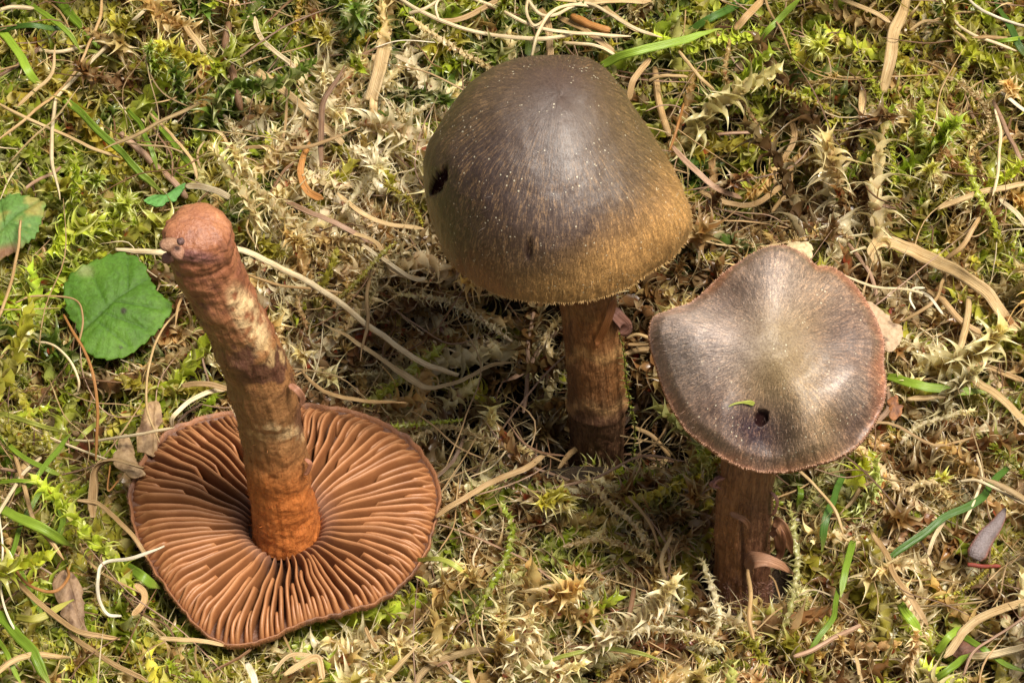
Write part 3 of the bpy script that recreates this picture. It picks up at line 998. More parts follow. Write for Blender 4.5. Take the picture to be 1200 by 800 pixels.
r3 = [r * kscale(p) for r, p in zip(rl, c3)]
st, SV, SN, ST_, scol, _ = stem_part('stem', c3, r3, 110, flip, org_l, paint_l, 3.4, 25, tip=True, rings=((.905, -1.8, 4), (.93, .9, 4), (.62, 1.5, 9)), mat=STEM_SMOOTH)
protect(SV, hard, 1)
idx = rng.choice(int(len(SV) * .72), 2200)
hairs('stem_fibril', SV[idx], ST_[idx], SN[idx], 10, .38, scol[idx] * 1.6, flip, org_l, .3)
# crumbs of soil caught on the stem end
def lump(name, c, r, tint, parent=None, origin=(0, 0, 0), seed=0, sq=(1, 1, 1), mat=None):
    u = np.linspace(0, pi, 12)
    v = np.linspace(0, 2 * pi, 18, endpoint=False)
    uu, vv = np.meshgrid(u, v, indexing='ij')
    P = np.stack([np.sin(uu) * np.cos(vv), np.sin(uu) * np.sin(vv), np.cos(uu)], -1)
    P = P * (1 + .35 * fbm(P * 1.6 + seed, 3, seed))[..., None] * A(sq) * r
    Vv = P.reshape(-1, 3) + A(c)
    return mk(name, Vv, grid_faces(12, 18), mat or BITM, parent, origin, {'tint': np.tile(A(tint), (len(Vv), 1))})
fl = lambda a, b, off: PY(a, b, yl - 20 - off)
lump('soil_crumb', fl(208, 296, 38), 7, (.36, .18, .11), flip, org_l, 1)
lump('soil_crumb', fl(199, 287, 30), 8, (.30, .16, .09), flip, org_l, 2, (1.2, 1, .8))
lump('soil_crumb', fl(196, 303, 26), 6, (.26, .12, .07), flip, org_l, 3)
lump('soil_crumb', fl(212, 283, 40), 4, (.12, .06, .05), flip, org_l, 4)
flap('torn_flap', [fl(340, 452, 4), fl(349, 458, 10), fl(353, 468, 13), fl(349, 478, 14)], 7, (.36, .17, .10), flip, org_l, 11, .4, .8)
flap('torn_flap', [PY(360, 538, yl - 18), PY(366, 544, yl - 22), PY(362, 553, yl - 24), PY(358, 556, yl - 24)], 5, (.38, .16, .09), flip, org_l, 12, .4, .8)

# ================================================================ LEAVES
def leaf(name, outline, centre, label, tint_fn, veins, dz=10, cat='leaf', serr=3.2, nserr=26, sag=8, mat=None, tilt=(0, 0), buf=None, z=None, seed=0, thick=1.2):
    c0 = on_moss(centre[0], centre[1], dz) if z is None else PZ(centre[0], centre[1], z)
    nrm_ = nrm(A((tilt[0], tilt[1] - .25, 1)))
    def onpl(a, b):
        d = ray(a, b)
        return CAM + d * (((c0 - CAM) @ nrm_) / (d @ nrm_))
    o3 = A([onpl(a, b) for a, b in outline]) - c0
    nth_, nr_ = 150, 30
    pts = catmull(np.vstack([o3, o3[:1]]), 10)[:-1]
    ang = np.arctan2(pts[:, 1], pts[:, 0])
    rad = np.linalg.norm(pts, axis=1)
    k = np.argsort(ang)
    th_ = np.linspace(-pi, pi, nth_, endpoint=False)
    Rr = np.interp(th_, ang[k], rad[k], period=2 * pi)
    dz_ = np.interp(th_, ang[k], (pts[:, 2])[k], period=2 * pi)
    hx = np.interp(th_, ang[k], np.hypot(pts[:, 0], pts[:, 1])[k], period=2 * pi)
    saw = ((th_ * nserr / (2 * pi)) % 1)
    hx = hx + 3.5 * vnoise(np.stack([th_ * 2.2, th_ * 0, th_ * 0 + seed + 4], -1), 5)
    saw = (saw + .15 * vnoise(np.stack([th_ * 6, th_ * 0, th_ * 0 + 9], -1), 6)) % 1
    hx = hx - serr * saw * (1 + .5 * vnoise(np.stack([th_ * 3, th_ * 0, th_ * 0 + seed], -1), 2))
    q = np.linspace(0, 1, nr_)[:, None]
    X = c0[0] + q * hx * np.cos(th_)
    Y = c0[1] + q * hx * np.sin(th_)
    Z = c0[2] + q * dz_ - sag * q ** 2 + 0 * X
    V = np.stack([X, Y, Z], -1).reshape(-1, 3)
    px, py, _ = proj(V)
    vd = np.full(len(V), 1e9)
    for (a, b, c, d, wv) in veins:
        ab = A((c - a, d - b))
        tq = np.clip(((px - a) * ab[0] + (py - b) * ab[1]) / (ab @ ab), 0, 1)
        dd = np.hypot(px - (a + tq * ab[0]), py - (b + tq * ab[1])) / wv
        vd = np.minimum(vd, dd)
    vein = np.exp(-(vd / 1.6) ** 2) if veins else vd * 0
    puff = (1 - np.exp(-(vd / 7) ** 2)) if veins else vd * 0
    V[:, 2] += puff * 2.0 - vein * 1.2 + 3.0 * fbm(V / 40, 3, 60 + seed) + .8 * fbm(V / 8, 2, 61)
    tcol = tint_fn(V, px, py, vein)
    n_ = len(V)
    Vb = V - A((0, 0, thick))
    F = grid_faces(nr_, nth_)
    Fb = F[:, ::-1] + n_
    e = (nr_ - 1) * nth_ + np.arange(nth_)
    e2 = (nr_ - 1) * nth_ + (np.arange(nth_) + 1) % nth_
    Fe = np.stack([e, e2, e2 + n_, e + n_], -1)
    o = mk(name, np.vstack([V, Vb]), np.vstack([F, Fb, Fe]), mat or LEAFM, None, c0, {'tint': np.vstack([tcol, tcol * .8])})
    tag(o, label, cat)
    protect(V[:int(nr_ * .86) * nth_], hard if buf is None else buf, 0)
    return o, V, c0
def green_leaf(V, px, py, vein):
    n1 = fbm(V / 30, 4, 71)
    c = np.tile(A((.062, .145, .012)), (len(V), 1))
    c = mixc(c, (.09, .19, .018), sstep(-.2, .4, n1))
    c = mixc(c, (.03, .075, .008), .55 * vein)
    c = mixc(c, (.30, .30, .14), .5 * blob(px, py, 100, 318, 9, 7, 0, .7))
    c = mixc(c, (.03, .02, .015), .9 * blob(px, py, 145, 365, 3.5, 3.5, 0, .5) + .8 * blob(px, py, 142, 408, 2.5, 2, 0, .5))
    return c
o, LV, lc = leaf('leaf', [(70, 338), (80, 317), (108, 299), (143, 289), (168, 300), (178, 318), (188, 337), (204, 355), (193, 372), (181, 391), (165, 405), (147, 417), (120, 416), (103, 410), (92, 392), (79, 366)],
     (135, 355), 'bright green toothed leaf lying left of the upended stem', green_leaf,
     [(86, 398, 135, 350, 1.2), (135, 350, 190, 315, 1.0), (135, 352, 190, 362, .8), (110, 372, 150, 405, .8), (105, 378, 82, 345, .8), (125, 358, 105, 315, .8), (150, 340, 150, 300, .8), (120, 365, 172, 385, .8)], 14)
def edge_leaf(V, px, py, vein):
    n1 = fbm(V / 20, 4, 72)
    c = np.tile(A((.10, .20, .04)), (len(V), 1))
    c = mixc(c, (.26, .24, .06), sstep(.0, .4, n1 + .5 * blob(px, py, 45, 240, 18, 20, 0, .6)))
    c = mixc(c, (.20, .06, .04), .8 * blob(px, py, 5, 298, 22, 8, -20, .7))
    return mixc(c, (.05, .12, .02), .5 * vein)
leaf('leaf', [(-40, 250), (-20, 228), (0, 226), (15, 221), (38, 223), (54, 230), (53, 246), (44, 268), (30, 286), (12, 297), (-15, 303), (-38, 285)], (5, 260),
     'yellowing green leaf cut by the left edge of the picture', edge_leaf, [(-20, 290, 20, 250, 1), (20, 250, 50, 232, .8), (5, 265, 0, 235, .8), (10, 262, 35, 272, .8)], 14)
def small_leaf(V, px, py, vein):
    return mixc(np.tile(A((.12, .30, .07)), (len(V), 1)), (.06, .17, .03), .6 * vein)
leaf('leaf', [(168, 233), (180, 226), (196, 223), (208, 215), (219, 211), (215, 222), (204, 233), (190, 239), (175, 239)], (193, 229),
     'small green leaf below the green grass blade, upper left', small_leaf, [(172, 234, 215, 216, 1)], 12, serr=.6, nserr=20, sag=3)
def tan_leaf(base, dark):
    def f(V, px, py, vein):
        n1 = fbm(V / 9, 4, 73)
        c = np.tile(A(base), (len(V), 1))
        c = mixc(c, A(dark), sstep(.05, .5, n1) * .8)
        return mixc(c, A(dark), .3 * vein)
    return f
leaf('dead_leaf', [(1008, 349), (1022, 352), (1040, 364), (1055, 378), (1058, 392), (1050, 408), (1040, 410), (1030, 398), (1020, 378)], (1033, 380),
     'speckled tan dead leaf scrap tucked against the right cap rim', tan_leaf((.50, .36, .22), (.12, .06, .035)), [], cat='dead leaf', z=proj(Cr)[2] * 0 + Cr[2] - 22, serr=1.5, nserr=14, sag=5, mat=DEADM, seed=3)
leaf('dead_leaf', [(918, 289), (930, 280), (946, 279), (953, 290), (946, 303), (930, 303)], (936, 291),
     'small cream dead leaf behind the top of the right cap', tan_leaf((.62, .50, .28), (.25, .16, .08)), [], cat='dead leaf', z=Cr[2] + 20, serr=2, nserr=9, sag=5, mat=DEADM, seed=4)
leaf('dead_leaf', [(160, 530), (163, 495), (172, 470), (186, 466), (190, 485), (186, 515), (180, 533)], (175, 500),
     'upright brown dead leaf just above the left rim of the gills', tan_leaf((.40, .26, .13), (.16, .08, .04)), [(178, 530, 180, 470, .8)], 0, cat='dead leaf', serr=1, nserr=9, sag=3, mat=DEADM, seed=5)
leaf('dead_leaf', [(133, 540), (138, 515), (148, 505), (156, 520), (160, 540), (170, 552), (158, 556), (146, 552)], (150, 535),
     'folded tan dead leaf left of the brown upright one', tan_leaf((.50, .34, .18), (.18, .10, .05)), [], 4, cat='dead leaf', serr=1, nserr=7, sag=6, mat=DEADM, seed=6)
leaf('dead_leaf', [(60, 680), (75, 665), (90, 672), (98, 700), (100, 730), (108, 745), (88, 738), (70, 715)], (82, 705),
     'crumpled brown dead leaf under the long tan straw, lower left', tan_leaf((.30, .19, .11), (.10, .05, .03)), [(78, 670, 95, 735, .8)], -4, cat='dead leaf', serr=1.5, nserr=8, sag=6, mat=DEADM, seed=7)
leaf('dead_leaf', [(1110, 755), (1125, 748), (1148, 752), (1155, 762), (1140, 770), (1118, 768)], (1132, 760),
     'dark red-brown dead leaf in the lower right corner', tan_leaf((.16, .07, .04), (.05, .02, .015)), [], -6, cat='dead leaf', serr=1, nserr=8, sag=3, mat=DEADM, seed=8)
leaf('dead_leaf', [(1040, 470), (1052, 461), (1057, 478), (1050, 490), (1042, 486)], (1048, 475),
     'tiny orange-brown dead leaf right of the right cap', tan_leaf((.34, .14, .05), (.12, .05, .03)), [], 6, cat='dead leaf', serr=1, nserr=6, sag=2, mat=DEADM, seed=9)

# scrap of leaf lying on the right cap
V0 = A([PY(857, 476, y_r - 60), PY(868, 471, y_r - 60), PY(879, 471, y_r - 62), PY(884, 473, y_r - 62)])
def on_cap(a, b, off):
    p3, _, dd = None, None, None
    ppx, ppy, dpt = proj(V3.reshape(-1, 3))
    j = np.argmin((ppx - a) ** 2 + (ppy - b) ** 2)
    return CAM + nrm(ray(a, b)) * (np.linalg.norm(V3.reshape(-1, 3)[j] - CAM) - off)
Vs, Fs, su, _ = ribbon(A([on_cap(856, 476, 1), on_cap(866, 471, 2), on_cap(877, 470, 2), on_cap(884, 473, 1)]), 6, 77, curl=.2, tip=(.1, .6), bulge=([0, .5, .8, 1], [.25, .4, 1, .8]))
o = mk('leaf_scrap', Vs, Fs, GREEN, None, Vs[0], {'tint': np.tile(A((.34, .38, .07)), (len(Vs), 1)), 'su': su})
tag(o, 'tiny yellow-green leaf scrap on the right cap beside its dark pit', 'leaf')

# ================================================================ SLUG-LIKE SEED HUSK, lower right
hp = [on_moss(1178, 596, 4), on_moss(1168, 614, 10), on_moss(1155, 630, 12), on_moss(1146, 646, 10), on_moss(1141, 656, 6)]
C = catmull(hp, 10)
w_ = np.interp(np.linspace(0, 1, len(C)), [0, .15, .5, .8, .95, 1], [2, 6, 10.5, 11.5, 8, 1])
C, T, dirs, tha, L = tube_grid(C, w_, 28)
nrm_up = A((0, -.5, .86))
rad = w_[:, None] * (1 - .38 * np.abs(dirs @ nrm_up)) * (1 + .05 * vnoise(dirs * 4, 3))
Vh = (C[:, None] + dirs * rad[..., None]).reshape(-1, 3)
Vh = Vh + nrm(Vh - np.repeat(C, 28, 0)) * (.6 * fbm(Vh / 5, 3, 81))[:, None]
sidef = 1 - np.abs((dirs @ nrm_up)).reshape(-1)
colh = mixc(np.tile(A((.17, .135, .135)), (len(Vh), 1)), (.30, .11, .075), sstep(.45, .95, sidef))
colh = mixc(colh, (.09, .07, .075), .6 * sstep(.1, .4, fbm(Vh / 4, 3, 82)))
o = mk('seed_husk', Vh, grid_faces(len(C), 28), BITM, None, hp[2], {'tint': colh})
tag(o, 'grey seed husk with pinkish edges lying in the moss at far right', 'seed husk')
protect(Vh, hard, 2)

# ================================================================ STRAWS, GRASS, TWIGS
B = blade
GS, GG, GT = 'dry straws on the moss', 'green grass blades', 'twigs in the moss'
def straw(tint, pts, w, label, **k):
    return B('straw', tint, pts, w, label, 'straw', group=GS, **k)
def grass(tint, pts, w, label, **k):
    k.setdefault('dz', 4)
    return B('grass_blade', tint, pts, w, label, 'grass blade', group=GG, **k)
def twig(tint, pts, w, label, **k):
    k.setdefault('curl', -.8); k.setdefault('thick', 1.0); k.setdefault('twist', .1); k.setdefault('tip', (.8, .5))
    return B('twig', tint, pts, w, label, 'twig', group=GT, **k)
R9 = dict(curl=-.5, thick=.7, tip=(.8, .4))   # roundish stalk

# upper left
straw('cream', [(190, -5), (165, 15), (130, 50), (85, 95), (65, 122), (60, 165), (69, 235)], 5.5, 'pale straw from the top edge kinked down at far upper left', dz=22, **R9)
straw('tan', [(121, -4), (118, 22), (100, 62), (74, 103), (40, 130), (-6, 168)], 4.5, 'brownish straw crossing behind the pale kinked straw to the left edge', dz=16, **R9)
straw('straw', [(-6, 118), (30, 137), (70, 157), (104, 172), (140, 185, -12)], 5, 'straw entering at the left edge under the kinked straw foot', dz=14, **R9)
grass('green', [(62, 105, -8), (100, 140), (140, 178), (172, 207), (195, 228, -10)], 9, 'green blade running diagonally down to the small leaf', dz=8)
grass('bright', [(-4, 33), (18, 62), (36, 84), (52, 104, -12)], 10, 'short wide green blade at the top of the left edge', dz=8)
grass('deep', [(-5, 34), (40, 31), (86, 35, -6)], 7, 'dark green blade lying level in the top left corner', dz=12)
grass('green', [(62, -5), (85, 22), (112, 48), (132, 72, -14)], 10, 'green blade dropping from the top edge behind the brown straw', dz=2)
grass('lime', [(88, 60), (112, 62), (150, 78, -10)], 3.5, 'thin lime blade behind the pale kinked straw', dz=6)
grass('green', [(176, 128, -4), (196, 158), (214, 180), (232, 200, -8)], 8, 'green blade beside the curved straw above the small leaf', dz=-2)
straw('straw', [(213, 27), (224, 45), (238, 63)], 9, 'short pale straw fragment hanging near the top left', dz=14, tip=(.9, .35))
straw('cream', [(298, 20), (303, 40), (318, 58), (345, 79)], 7.5, 'cream papery straw narrowing towards the top, upper left', dz=12, tip=(.3, .8))
straw('straw', [(302, 82), (330, 105), (362, 133), (402, 168, -10)], 12, 'broad flat straw with cut end slanting down, upper left', dz=12, tip=(.95, .8), curl=.1)
twig('brown', [(266, 27), (266, 60), (272, 95), (282, 132, -12)], 9, 'knobbly brown twig standing between moss shoots, upper left', dz=4)
straw('straw', [(177, 133), (204, 162), (224, 188), (230, 211)], 4.5, 'thin curved straw ending above the small green leaf', dz=16, **R9)
straw('cream', [(218, 216), (240, 219), (268, 231)], 10, 'short pale split straw just above the upended stem end', dz=14, tip=(.4, .8))
B('dry_leaf', 'orange', [(366, 164), (358, 185), (354, 206), (362, 226), (378, 234)], 9, 'curled orange dry leaf left of the bleached moss', 'dead leaf', dz=14, tip=(.3, .3), curl=.6, twist=1.4)
straw('pink', [(328, 233), (365, 250), (402, 268), (440, 285, -8)], 8, 'pinkish flat straw below the curled orange leaf', dz=10, curl=.1)
twig('pink', [(143, 155), (172, 185), (200, 212), (216, 232, -10)], 8, 'dull purple twig under the green blade, upper left', dz=-10)
straw('pink', [(70, 195), (58, 205), (40, 215), (10, 238)], 5, 'pinkish short straw above the edge leaf', dz=-4, **R9)
straw('cream', [(-5, 14), (14, 8), (40, 12, -8)], 6, 'pale straw looping in the top left corner', dz=14, **R9)
# left middle
straw('cream', [(134, 293), (160, 296), (190, 296, 10), (235, 290, 6), (285, 293), (345, 322), (395, 352), (440, 385), (495, 424), (538, 442, -8)], 8.5, 'long tan straw passing behind the upended stem end', dz=14, tip=(.6, .7), curl=-.3, thick=.5)
straw('straw', [(378, 380, -6), (415, 398), (452, 422), (480, 442), (505, 456), (540, 446), (575, 430), (606, 424, -8)], 9, 'tan blade bent upward beyond the end of the long straw', dz=12, bulge=([0, .3, .45, .6, 1], [.45, .8, 1.5, .8, .6]))
straw('tan', [(285, 320, -10), (330, 335), (380, 340), (440, 352, -10)], 4, 'thin tan straw just below the long tan straw', dz=8, **R9)
straw('orange', [(74, 368), (92, 398), (106, 432), (113, 480), (111, 540)], 4.5, 'thin orange-brown straw hanging below the green toothed leaf', dz=22, **R9)
straw('straw', [(210, 361), (190, 388), (176, 425), (171, 468), (186, 518)], 3.6, 'thin arched straw between green leaf and stem', dz=20, **R9)
straw('tan', [(24, 258), (20, 290), (12, 332), (-3, 376)], 4.5, 'thin tan straw crossing the leaf at the left edge', dz=24, **R9)
straw('cream', [(86, 515), (118, 516), (160, 510), (205, 500)], 4.2, 'pale level straw just above the left of the gills', dz=20, **R9)
straw('cream', [(201, 500, -8), (203, 488), (220, 472), (243, 461), (268, 455, -8)], 7, 'bent cream straw behind the rim of the gills', dz=2)
straw('tan', [(212, 452), (240, 450), (272, 456)], 8, 'short tan straw lying behind the upended stem', dz=4)
straw('cream', [(42, 400), (62, 404), (82, 422), (93, 445), (92, 460, -6)], 3.5, 'pale thin hooked straw left of the green leaf', dz=14, **R9)
straw('tan', [(18, 355), (40, 347), (85, 350), (96, 372), (92, 405, -6)], 3, 'hair-thin straw looped over the edge of the green leaf', dz=18, **R9)
grass('lime', [(-5, 484), (25, 491), (50, 500), (76, 507, -8)], 6, 'pale green blade at the left edge below the leaves', dz=12)
grass('lime', [(82, 527), (104, 505), (126, 487, -6)], 6, 'lime blade crossing the pale level straw', dz=6)
straw('pink', [(-5, 548), (30, 553), (60, 552), (68, 560, -10)], 5, 'pinkish straw at the left edge beneath the lime blades', dz=4, **R9)
straw('cream', [(38, 500), (60, 512), (98, 528), (130, 540)], 3.5, 'thin cream straw behind the level straw', dz=6, **R9)
B('dry_leaf', 'tan', [(108, 606), (106, 575), (112, 550), (132, 540), (168, 548)], 12, 'arched brown papery leaf left of the gills', 'dead leaf', dz=8, tip=(.5, .6), curl=.5, twist=1.2)
# lower left
straw('tan', [(18, 528), (24, 560), (34, 592), (46, 618), (74, 656, -8)], 7, 'tan stalk running down through the green blades at left', dz=16, **R9)
straw('cream', [(46, 536), (28, 555), (12, 580), (-4, 606)], 6, 'cream stalk leaning to the left edge above the wide blade', dz=14, **R9)
straw('orange', [(-4, 641), (10, 650), (24, 674), (44, 688), (66, 691), (80, 676), (79, 664, -8)], 4.5, 'orange-brown straw looping beneath the wide green blade', dz=16, **R9)
straw('tan', [(4, 664), (30, 690), (58, 716), (84, 736), (112, 744), (142, 749, -4)], 8, 'long tan straw slanting across the lower left moss', dz=15)
straw('tan', [(80, 740), (104, 760), (130, 778), (172, 800)], 8, 'tan straw leaving the long one towards the bottom edge', dz=12)
straw('straw', [(188, 747), (222, 750), (264, 757)], 6.5, 'short straight straw in front of the gill rim', dz=14, tip=(.8, .5))
straw('white', [(191, 640), (155, 653), (122, 660), (116, 680), (118, 704), (127, 720), (142, 722)], 5.2, 'white bent straw with sharp elbow against the gill rim', dz=22, tip=(.5, .6), curl=-.2, thick=.5)
B('dry_leaf', 'tan', [(155, 686), (168, 694), (171, 706), (158, 719)], 8, 'small tan curl of leaf in moss below the gills', 'dead leaf', dz=14, tip=(.4, .3), curl=.5, twist=1.5)
straw('tan', [(90, 586), (118, 592), (142, 612), (160, 634), (172, 652, -8)], 6.5, 'brown straw curving under the left rim of the gills', dz=12)
straw('white', [(-2, 600), (4, 640), (2, 690), (14, 730), (33, 757)], 3.4, 'thin white straw along the lower left edge', dz=20, **R9)
straw('orange', [(128, 545), (127, 575), (140, 562, -4)], 2.6, 'hair-thin reddish curl left of the gills', dz=14, **R9)
grass('bright', [(-6, 594), (30, 608), (62, 626), (90, 642, -8)], 12, 'wide bright green blade at the left edge below the gills', dz=16)
grass('green', [(-6, 715), (20, 742), (42, 772), (62, 806)], 13, 'wide green blade crossing the bottom left corner', dz=18)
grass('bright', [(-6, 745), (10, 770), (28, 806)], 6, 'narrow green blade in the bottom left corner', dz=16)
grass('bright', [(-6, 565), (34, 565), (66, 577, -6)], 5, 'thin bright blade level above the wide bright one', dz=12)
grass('green', [(75, 536), (52, 570), (30, 610), (10, 660), (0, 690)], 7, 'green blade crossing under the wide bright blade', dz=2)
grass('green', [(-6, 520), (14, 550), (28, 580, -6)], 8, 'green blade at the left edge below the lime ones', dz=2)
grass('green', [(60, 580), (72, 605), (62, 640), (70, 660, -8)], 8, 'green blade partly sunk in moss beside the tan stalk', dz=-4)
grass('ygreen', [(14, 724), (45, 722), (88, 703)], 9, 'yellowish blade under the long tan straw', dz=8)
grass('green', [(125, 650, -10), (160, 672), (190, 688, -10)], 12, 'dark green blade beneath the gill rim', dz=-14)
grass('bright', [(-6, 505), (20, 530), (52, 548), (78, 560)], 6, 'slim bright blade in the gap left of the arched brown leaf', dz=8)
grass('green', [(5, 585), (40, 560), (66, 530), (84, 505)], 6, 'green blade leaning right above the wide bright one', dz=10)
grass('bright', [(30, 0), (60, 22), (80, 40), (95, 62)], 6, 'slim bright blade beside the brown straw at the top left', dz=8)
grass('green', [(150, 128), (168, 152), (180, 178), (186, 200)], 6, 'slim green blade left of the curved thin straw', dz=4)
grass('green', [(20, 640), (34, 690), (60, 730, -8)], 6, 'thin green blade under the looping straw', dz=-6)
# top middle
straw('cream', [(466, -4), (490, 12), (530, 30), (580, 42), (640, 45), (682, 39)], 6, 'long cream straw sagging just above the tall cap', dz=22, **R9)
straw('cream', [(548, -5), (590, 14), (628, 30), (672, 38), (740, 42, -6)], 5.5, 'cream straw crossing the sagging one above the tall cap', dz=28, **R9)
straw('tan', [(510, 24), (536, 22), (562, 12), (598, -5)], 8, 'tan folded blade at the top edge left of the cream straws', dz=26)
straw('cream', [(515, 24), (512, 8), (520, -5)], 4, 'short cream loop at the start of the folded tan blade', dz=28, **R9)
straw('cream', [(478, 16), (498, 10), (522, -5)], 5, 'cream straw touching the top of the bleached shoot', dz=24, **R9)
straw('cream', [(625, 66, -10), (630, 40), (646, 16), (672, 6), (704, 8)], 5, 'cream straw arching up from behind the tall cap', dz=32, **R9)
straw('tan', [(634, 8), (640, 30), (645, 68, -12)], 11, 'broad tan straw upright behind the tall cap', dz=14, tip=(.8, .8))
straw('cream', [(616, -3), (630, 16), (650, 18), (690, 5), (735, 30), (775, 45, -6)], 5, 'cream straw waving along the top edge above the cap', dz=30, **R9)
straw('straw', [(636, -5), (700, 3), (765, 0)], 7, 'straw lying along the very top edge', dz=24)
straw('tan', [(655, 20), (692, 40), (722, 62, -8)], 9, 'tan flat straw behind the upper right of the tall cap', dz=16)
twig('orange', [(670, 18), (692, 28), (716, 35)], 9, 'short orange-brown twig above the tall cap', dz=22)
straw('straw', [(700, 0), (722, 18), (748, 38, -8)], 7, 'straw at the top edge right of the orange twig', dz=20)
straw('cream', [(660, 50), (700, 55), (724, 66, -8)], 5, 'cream straw skimming the top right of the tall cap', dz=20, **R9)
straw('cream', [(620, -2), (618, 14), (626, 30), (640, 22)], 4, 'small cream hook above the tall cap', dz=34, **R9)
grass('bright', [(700, 78, -6), (738, 63), (785, 50), (846, 34, -8)], 10, 'bright green blade emerging behind the top right of the tall cap', dz=18)
grass('deep', [(800, 44), (835, 22), (862, 6), (885, -6)], 9, 'dark green blade beyond the bright one at the top', dz=-2)
B('broken_straw', 'straw', [(438, 118, -10), (443, 92), (452, 55)], 17, 'broken upright straw stub in front of green moss, top centre', 'straw', dz=14, group=GS, tip=(1, .8), curl=.4)
straw('straw', [(436, 142, -12), (438, 118), (440, 100)], 12, 'broken straw piece below the stub, top centre', dz=4, tip=(.8, .8))
straw('cream', [(462, 64), (478, 71), (484, 73)], 8, 'tiny cream scrap right of the broken stub', dz=14)
straw('white', [(440, 56), (470, 48), (510, 50)], 1.6, 'hair-thin white thread from stub to bleached shoot', dz=24, **R9)
straw('straw', [(760, 96, -6), (778, 89), (806, 90)], 5, 'thin straw right of the tall cap top', dz=14, **R9)
straw('tan', [(762, 70), (746, 92), (738, 118, -8)], 9, 'tan blade leaning behind the right flank of the tall cap', dz=8)
twig('tan', [(768, 80, -4), (772, 120), (782, 160, -12)], 8, 'tan twig in the shade right of the tall cap', dz=-14)
straw('orange', [(801, 122), (794, 148), (783, 178)], 4, 'thin orange straw pointing up right of the tall cap', dz=14, **R9)
straw('pink', [(786, 172, -8), (802, 190), (822, 208), (846, 224), (872, 232, -4)], 8, 'pale brown curved blade right of the tall cap flank', dz=12)
straw('pink', [(842, 157), (862, 155), (892, 155)], 5, 'short level pinkish straw in the shaded hollow top right', dz=10, **R9)
straw('straw', [(796, 60), (808, 75), (822, 92), (840, 108)], 5, 'pale straw beside dry moss right of the tall cap', dz=12, **R9)
straw('tan', [(905, 215, -8), (920, 190), (930, 165), (925, 140, -10)], 9, 'tan blade deep in the hollow, top right', dz=-16)
straw('tan', [(820, 225, -8), (850, 238), (885, 238), (925, 215, -8)], 8, 'tan blade curving low in the top right hollow', dz=-22)
straw('tan', [(905, 250, -10), (922, 220), (928, 190, -8)], 6, 'thin tan stalk upright in the top right hollow', dz=-10, **R9)
# top right
straw('straw', [(1066, -6), (1056, 18), (1046, 45), (1040, 80), (1036, 108, -8)], 17, 'broad split straw standing at the top right', dz=16, tip=(1, .6), curl=.5)
straw('straw', [(1011, 105, -4), (1014, 130), (1022, 160, -14)], 10, 'straw piece below the foot of the broad split straw', dz=0, tip=(.8, .8))
grass('bright', [(884, 52, -4), (903, 32), (922, 14), (944, -5)], 7.5, 'bright green blade slanting to the top edge, right half', dz=20)
straw('tan', [(862, 34, -8), (878, 16), (900, -6)], 11, 'tan blade left of the bright green blade at top', dz=10)
straw('straw', [(976, -5), (1000, 4), (1024, 14), (1042, 27)], 6, 'straw slanting from the top edge to the broad split straw', dz=22)
straw('straw', [(1016, 15), (1032, -5)], 5, 'short straw at the top edge left of the broad one', dz=10, **R9)
straw('cream', [(1100, -5), (1118, 24), (1146, 44), (1192, 60)], 4.5, 'thin cream straw arcing across the top right corner', dz=22, **R9)
straw('white', [(1128, -5), (1150, 12), (1180, 24), (1206, 32)], 4.5, 'thin white straw in the top right corner', dz=22, **R9)
straw('straw', [(1066, 36, -5), (1085, 24), (1110, 30), (1135, 50)], 5, 'straw bowed over moss right of the broad split straw', dz=14, **R9)
straw('pink', [(1166, 118), (1176, 150), (1190, 178), (1204, 200)], 6.5, 'pinkish stalk leaning at the right edge', dz=14, **R9)
straw('cream', [(1166, 128), (1172, 160), (1170, 195), (1163, 230)], 4.5, 'thin cream straw hanging near the right edge', dz=18, **R9)
straw('white', [(1172, 108), (1186, 118), (1204, 132)], 6, 'short white straw at the upper right edge', dz=16)
straw('straw', [(1098, 245), (1130, 232), (1160, 222), (1206, 214)], 8, 'tan blade pointing to the right edge above the curled one', dz=8)
straw('cream', [(1172, 232), (1188, 246), (1206, 268)], 7, 'cream blade at the right edge beside bright moss', dz=14)
grass('deep', [(1168, -5), (1180, 25), (1192, 50), (1206, 72)], 8, 'dark green blade crossing the top right corner', dz=12)
grass('bright', [(1158, 52), (1180, 48), (1206, 45)], 5, 'thin bright blade at the upper right edge', dz=16)
straw('white', [(1030, 250), (1034, 258), (1042, 268)], 4, 'tiny white straw tip above the curled blade', dz=12)
# right
straw('straw', [(1026, 306), (1024, 293), (1036, 283), (1060, 288), (1095, 303), (1130, 326), (1165, 352), (1192, 388, -8)], 19, 'large curled dry blade arching down to the right edge', dz=26, tip=(.35, .7), curl=.28, bulge=([0, .12, .25, .6, 1], [.45, .7, .95, 1.1, .8]))
straw('orange', [(1174, 366), (1184, 374), (1190, 386)], 9, 'orange split end beside the large curled blade', dz=16)
straw('straw', [(1134, 350), (1130, 375), (1120, 410), (1108, 444, -8)], 10, 'upright pale stalk under the large curled blade', dz=10, **R9)
straw('tan', [(1086, 340), (1102, 352), (1120, 372), (1150, 396, -6)], 9, 'tan stalk crossing behind the upright pale stalk', dz=8, **R9)
straw('tan', [(1056, 376), (1080, 364), (1098, 350), (1104, 330), (1118, 310)], 5, 'thin forked tan stalk left of the pale upright one', dz=16, **R9)
straw('white', [(1072, 362), (1066, 350), (1070, 338), (1084, 337)], 3.6, 'small white hook left of the pale stalk', dz=20, **R9)
straw('white', [(1078, 340), (1090, 350), (1104, 368)], 4, 'tiny white splinter beside the white hook', dz=18)
straw('tan', [(1108, 306), (1125, 290), (1140, 268), (1150, 255, -4)], 7, 'tan stalk above the large curled blade', dz=8, **R9)
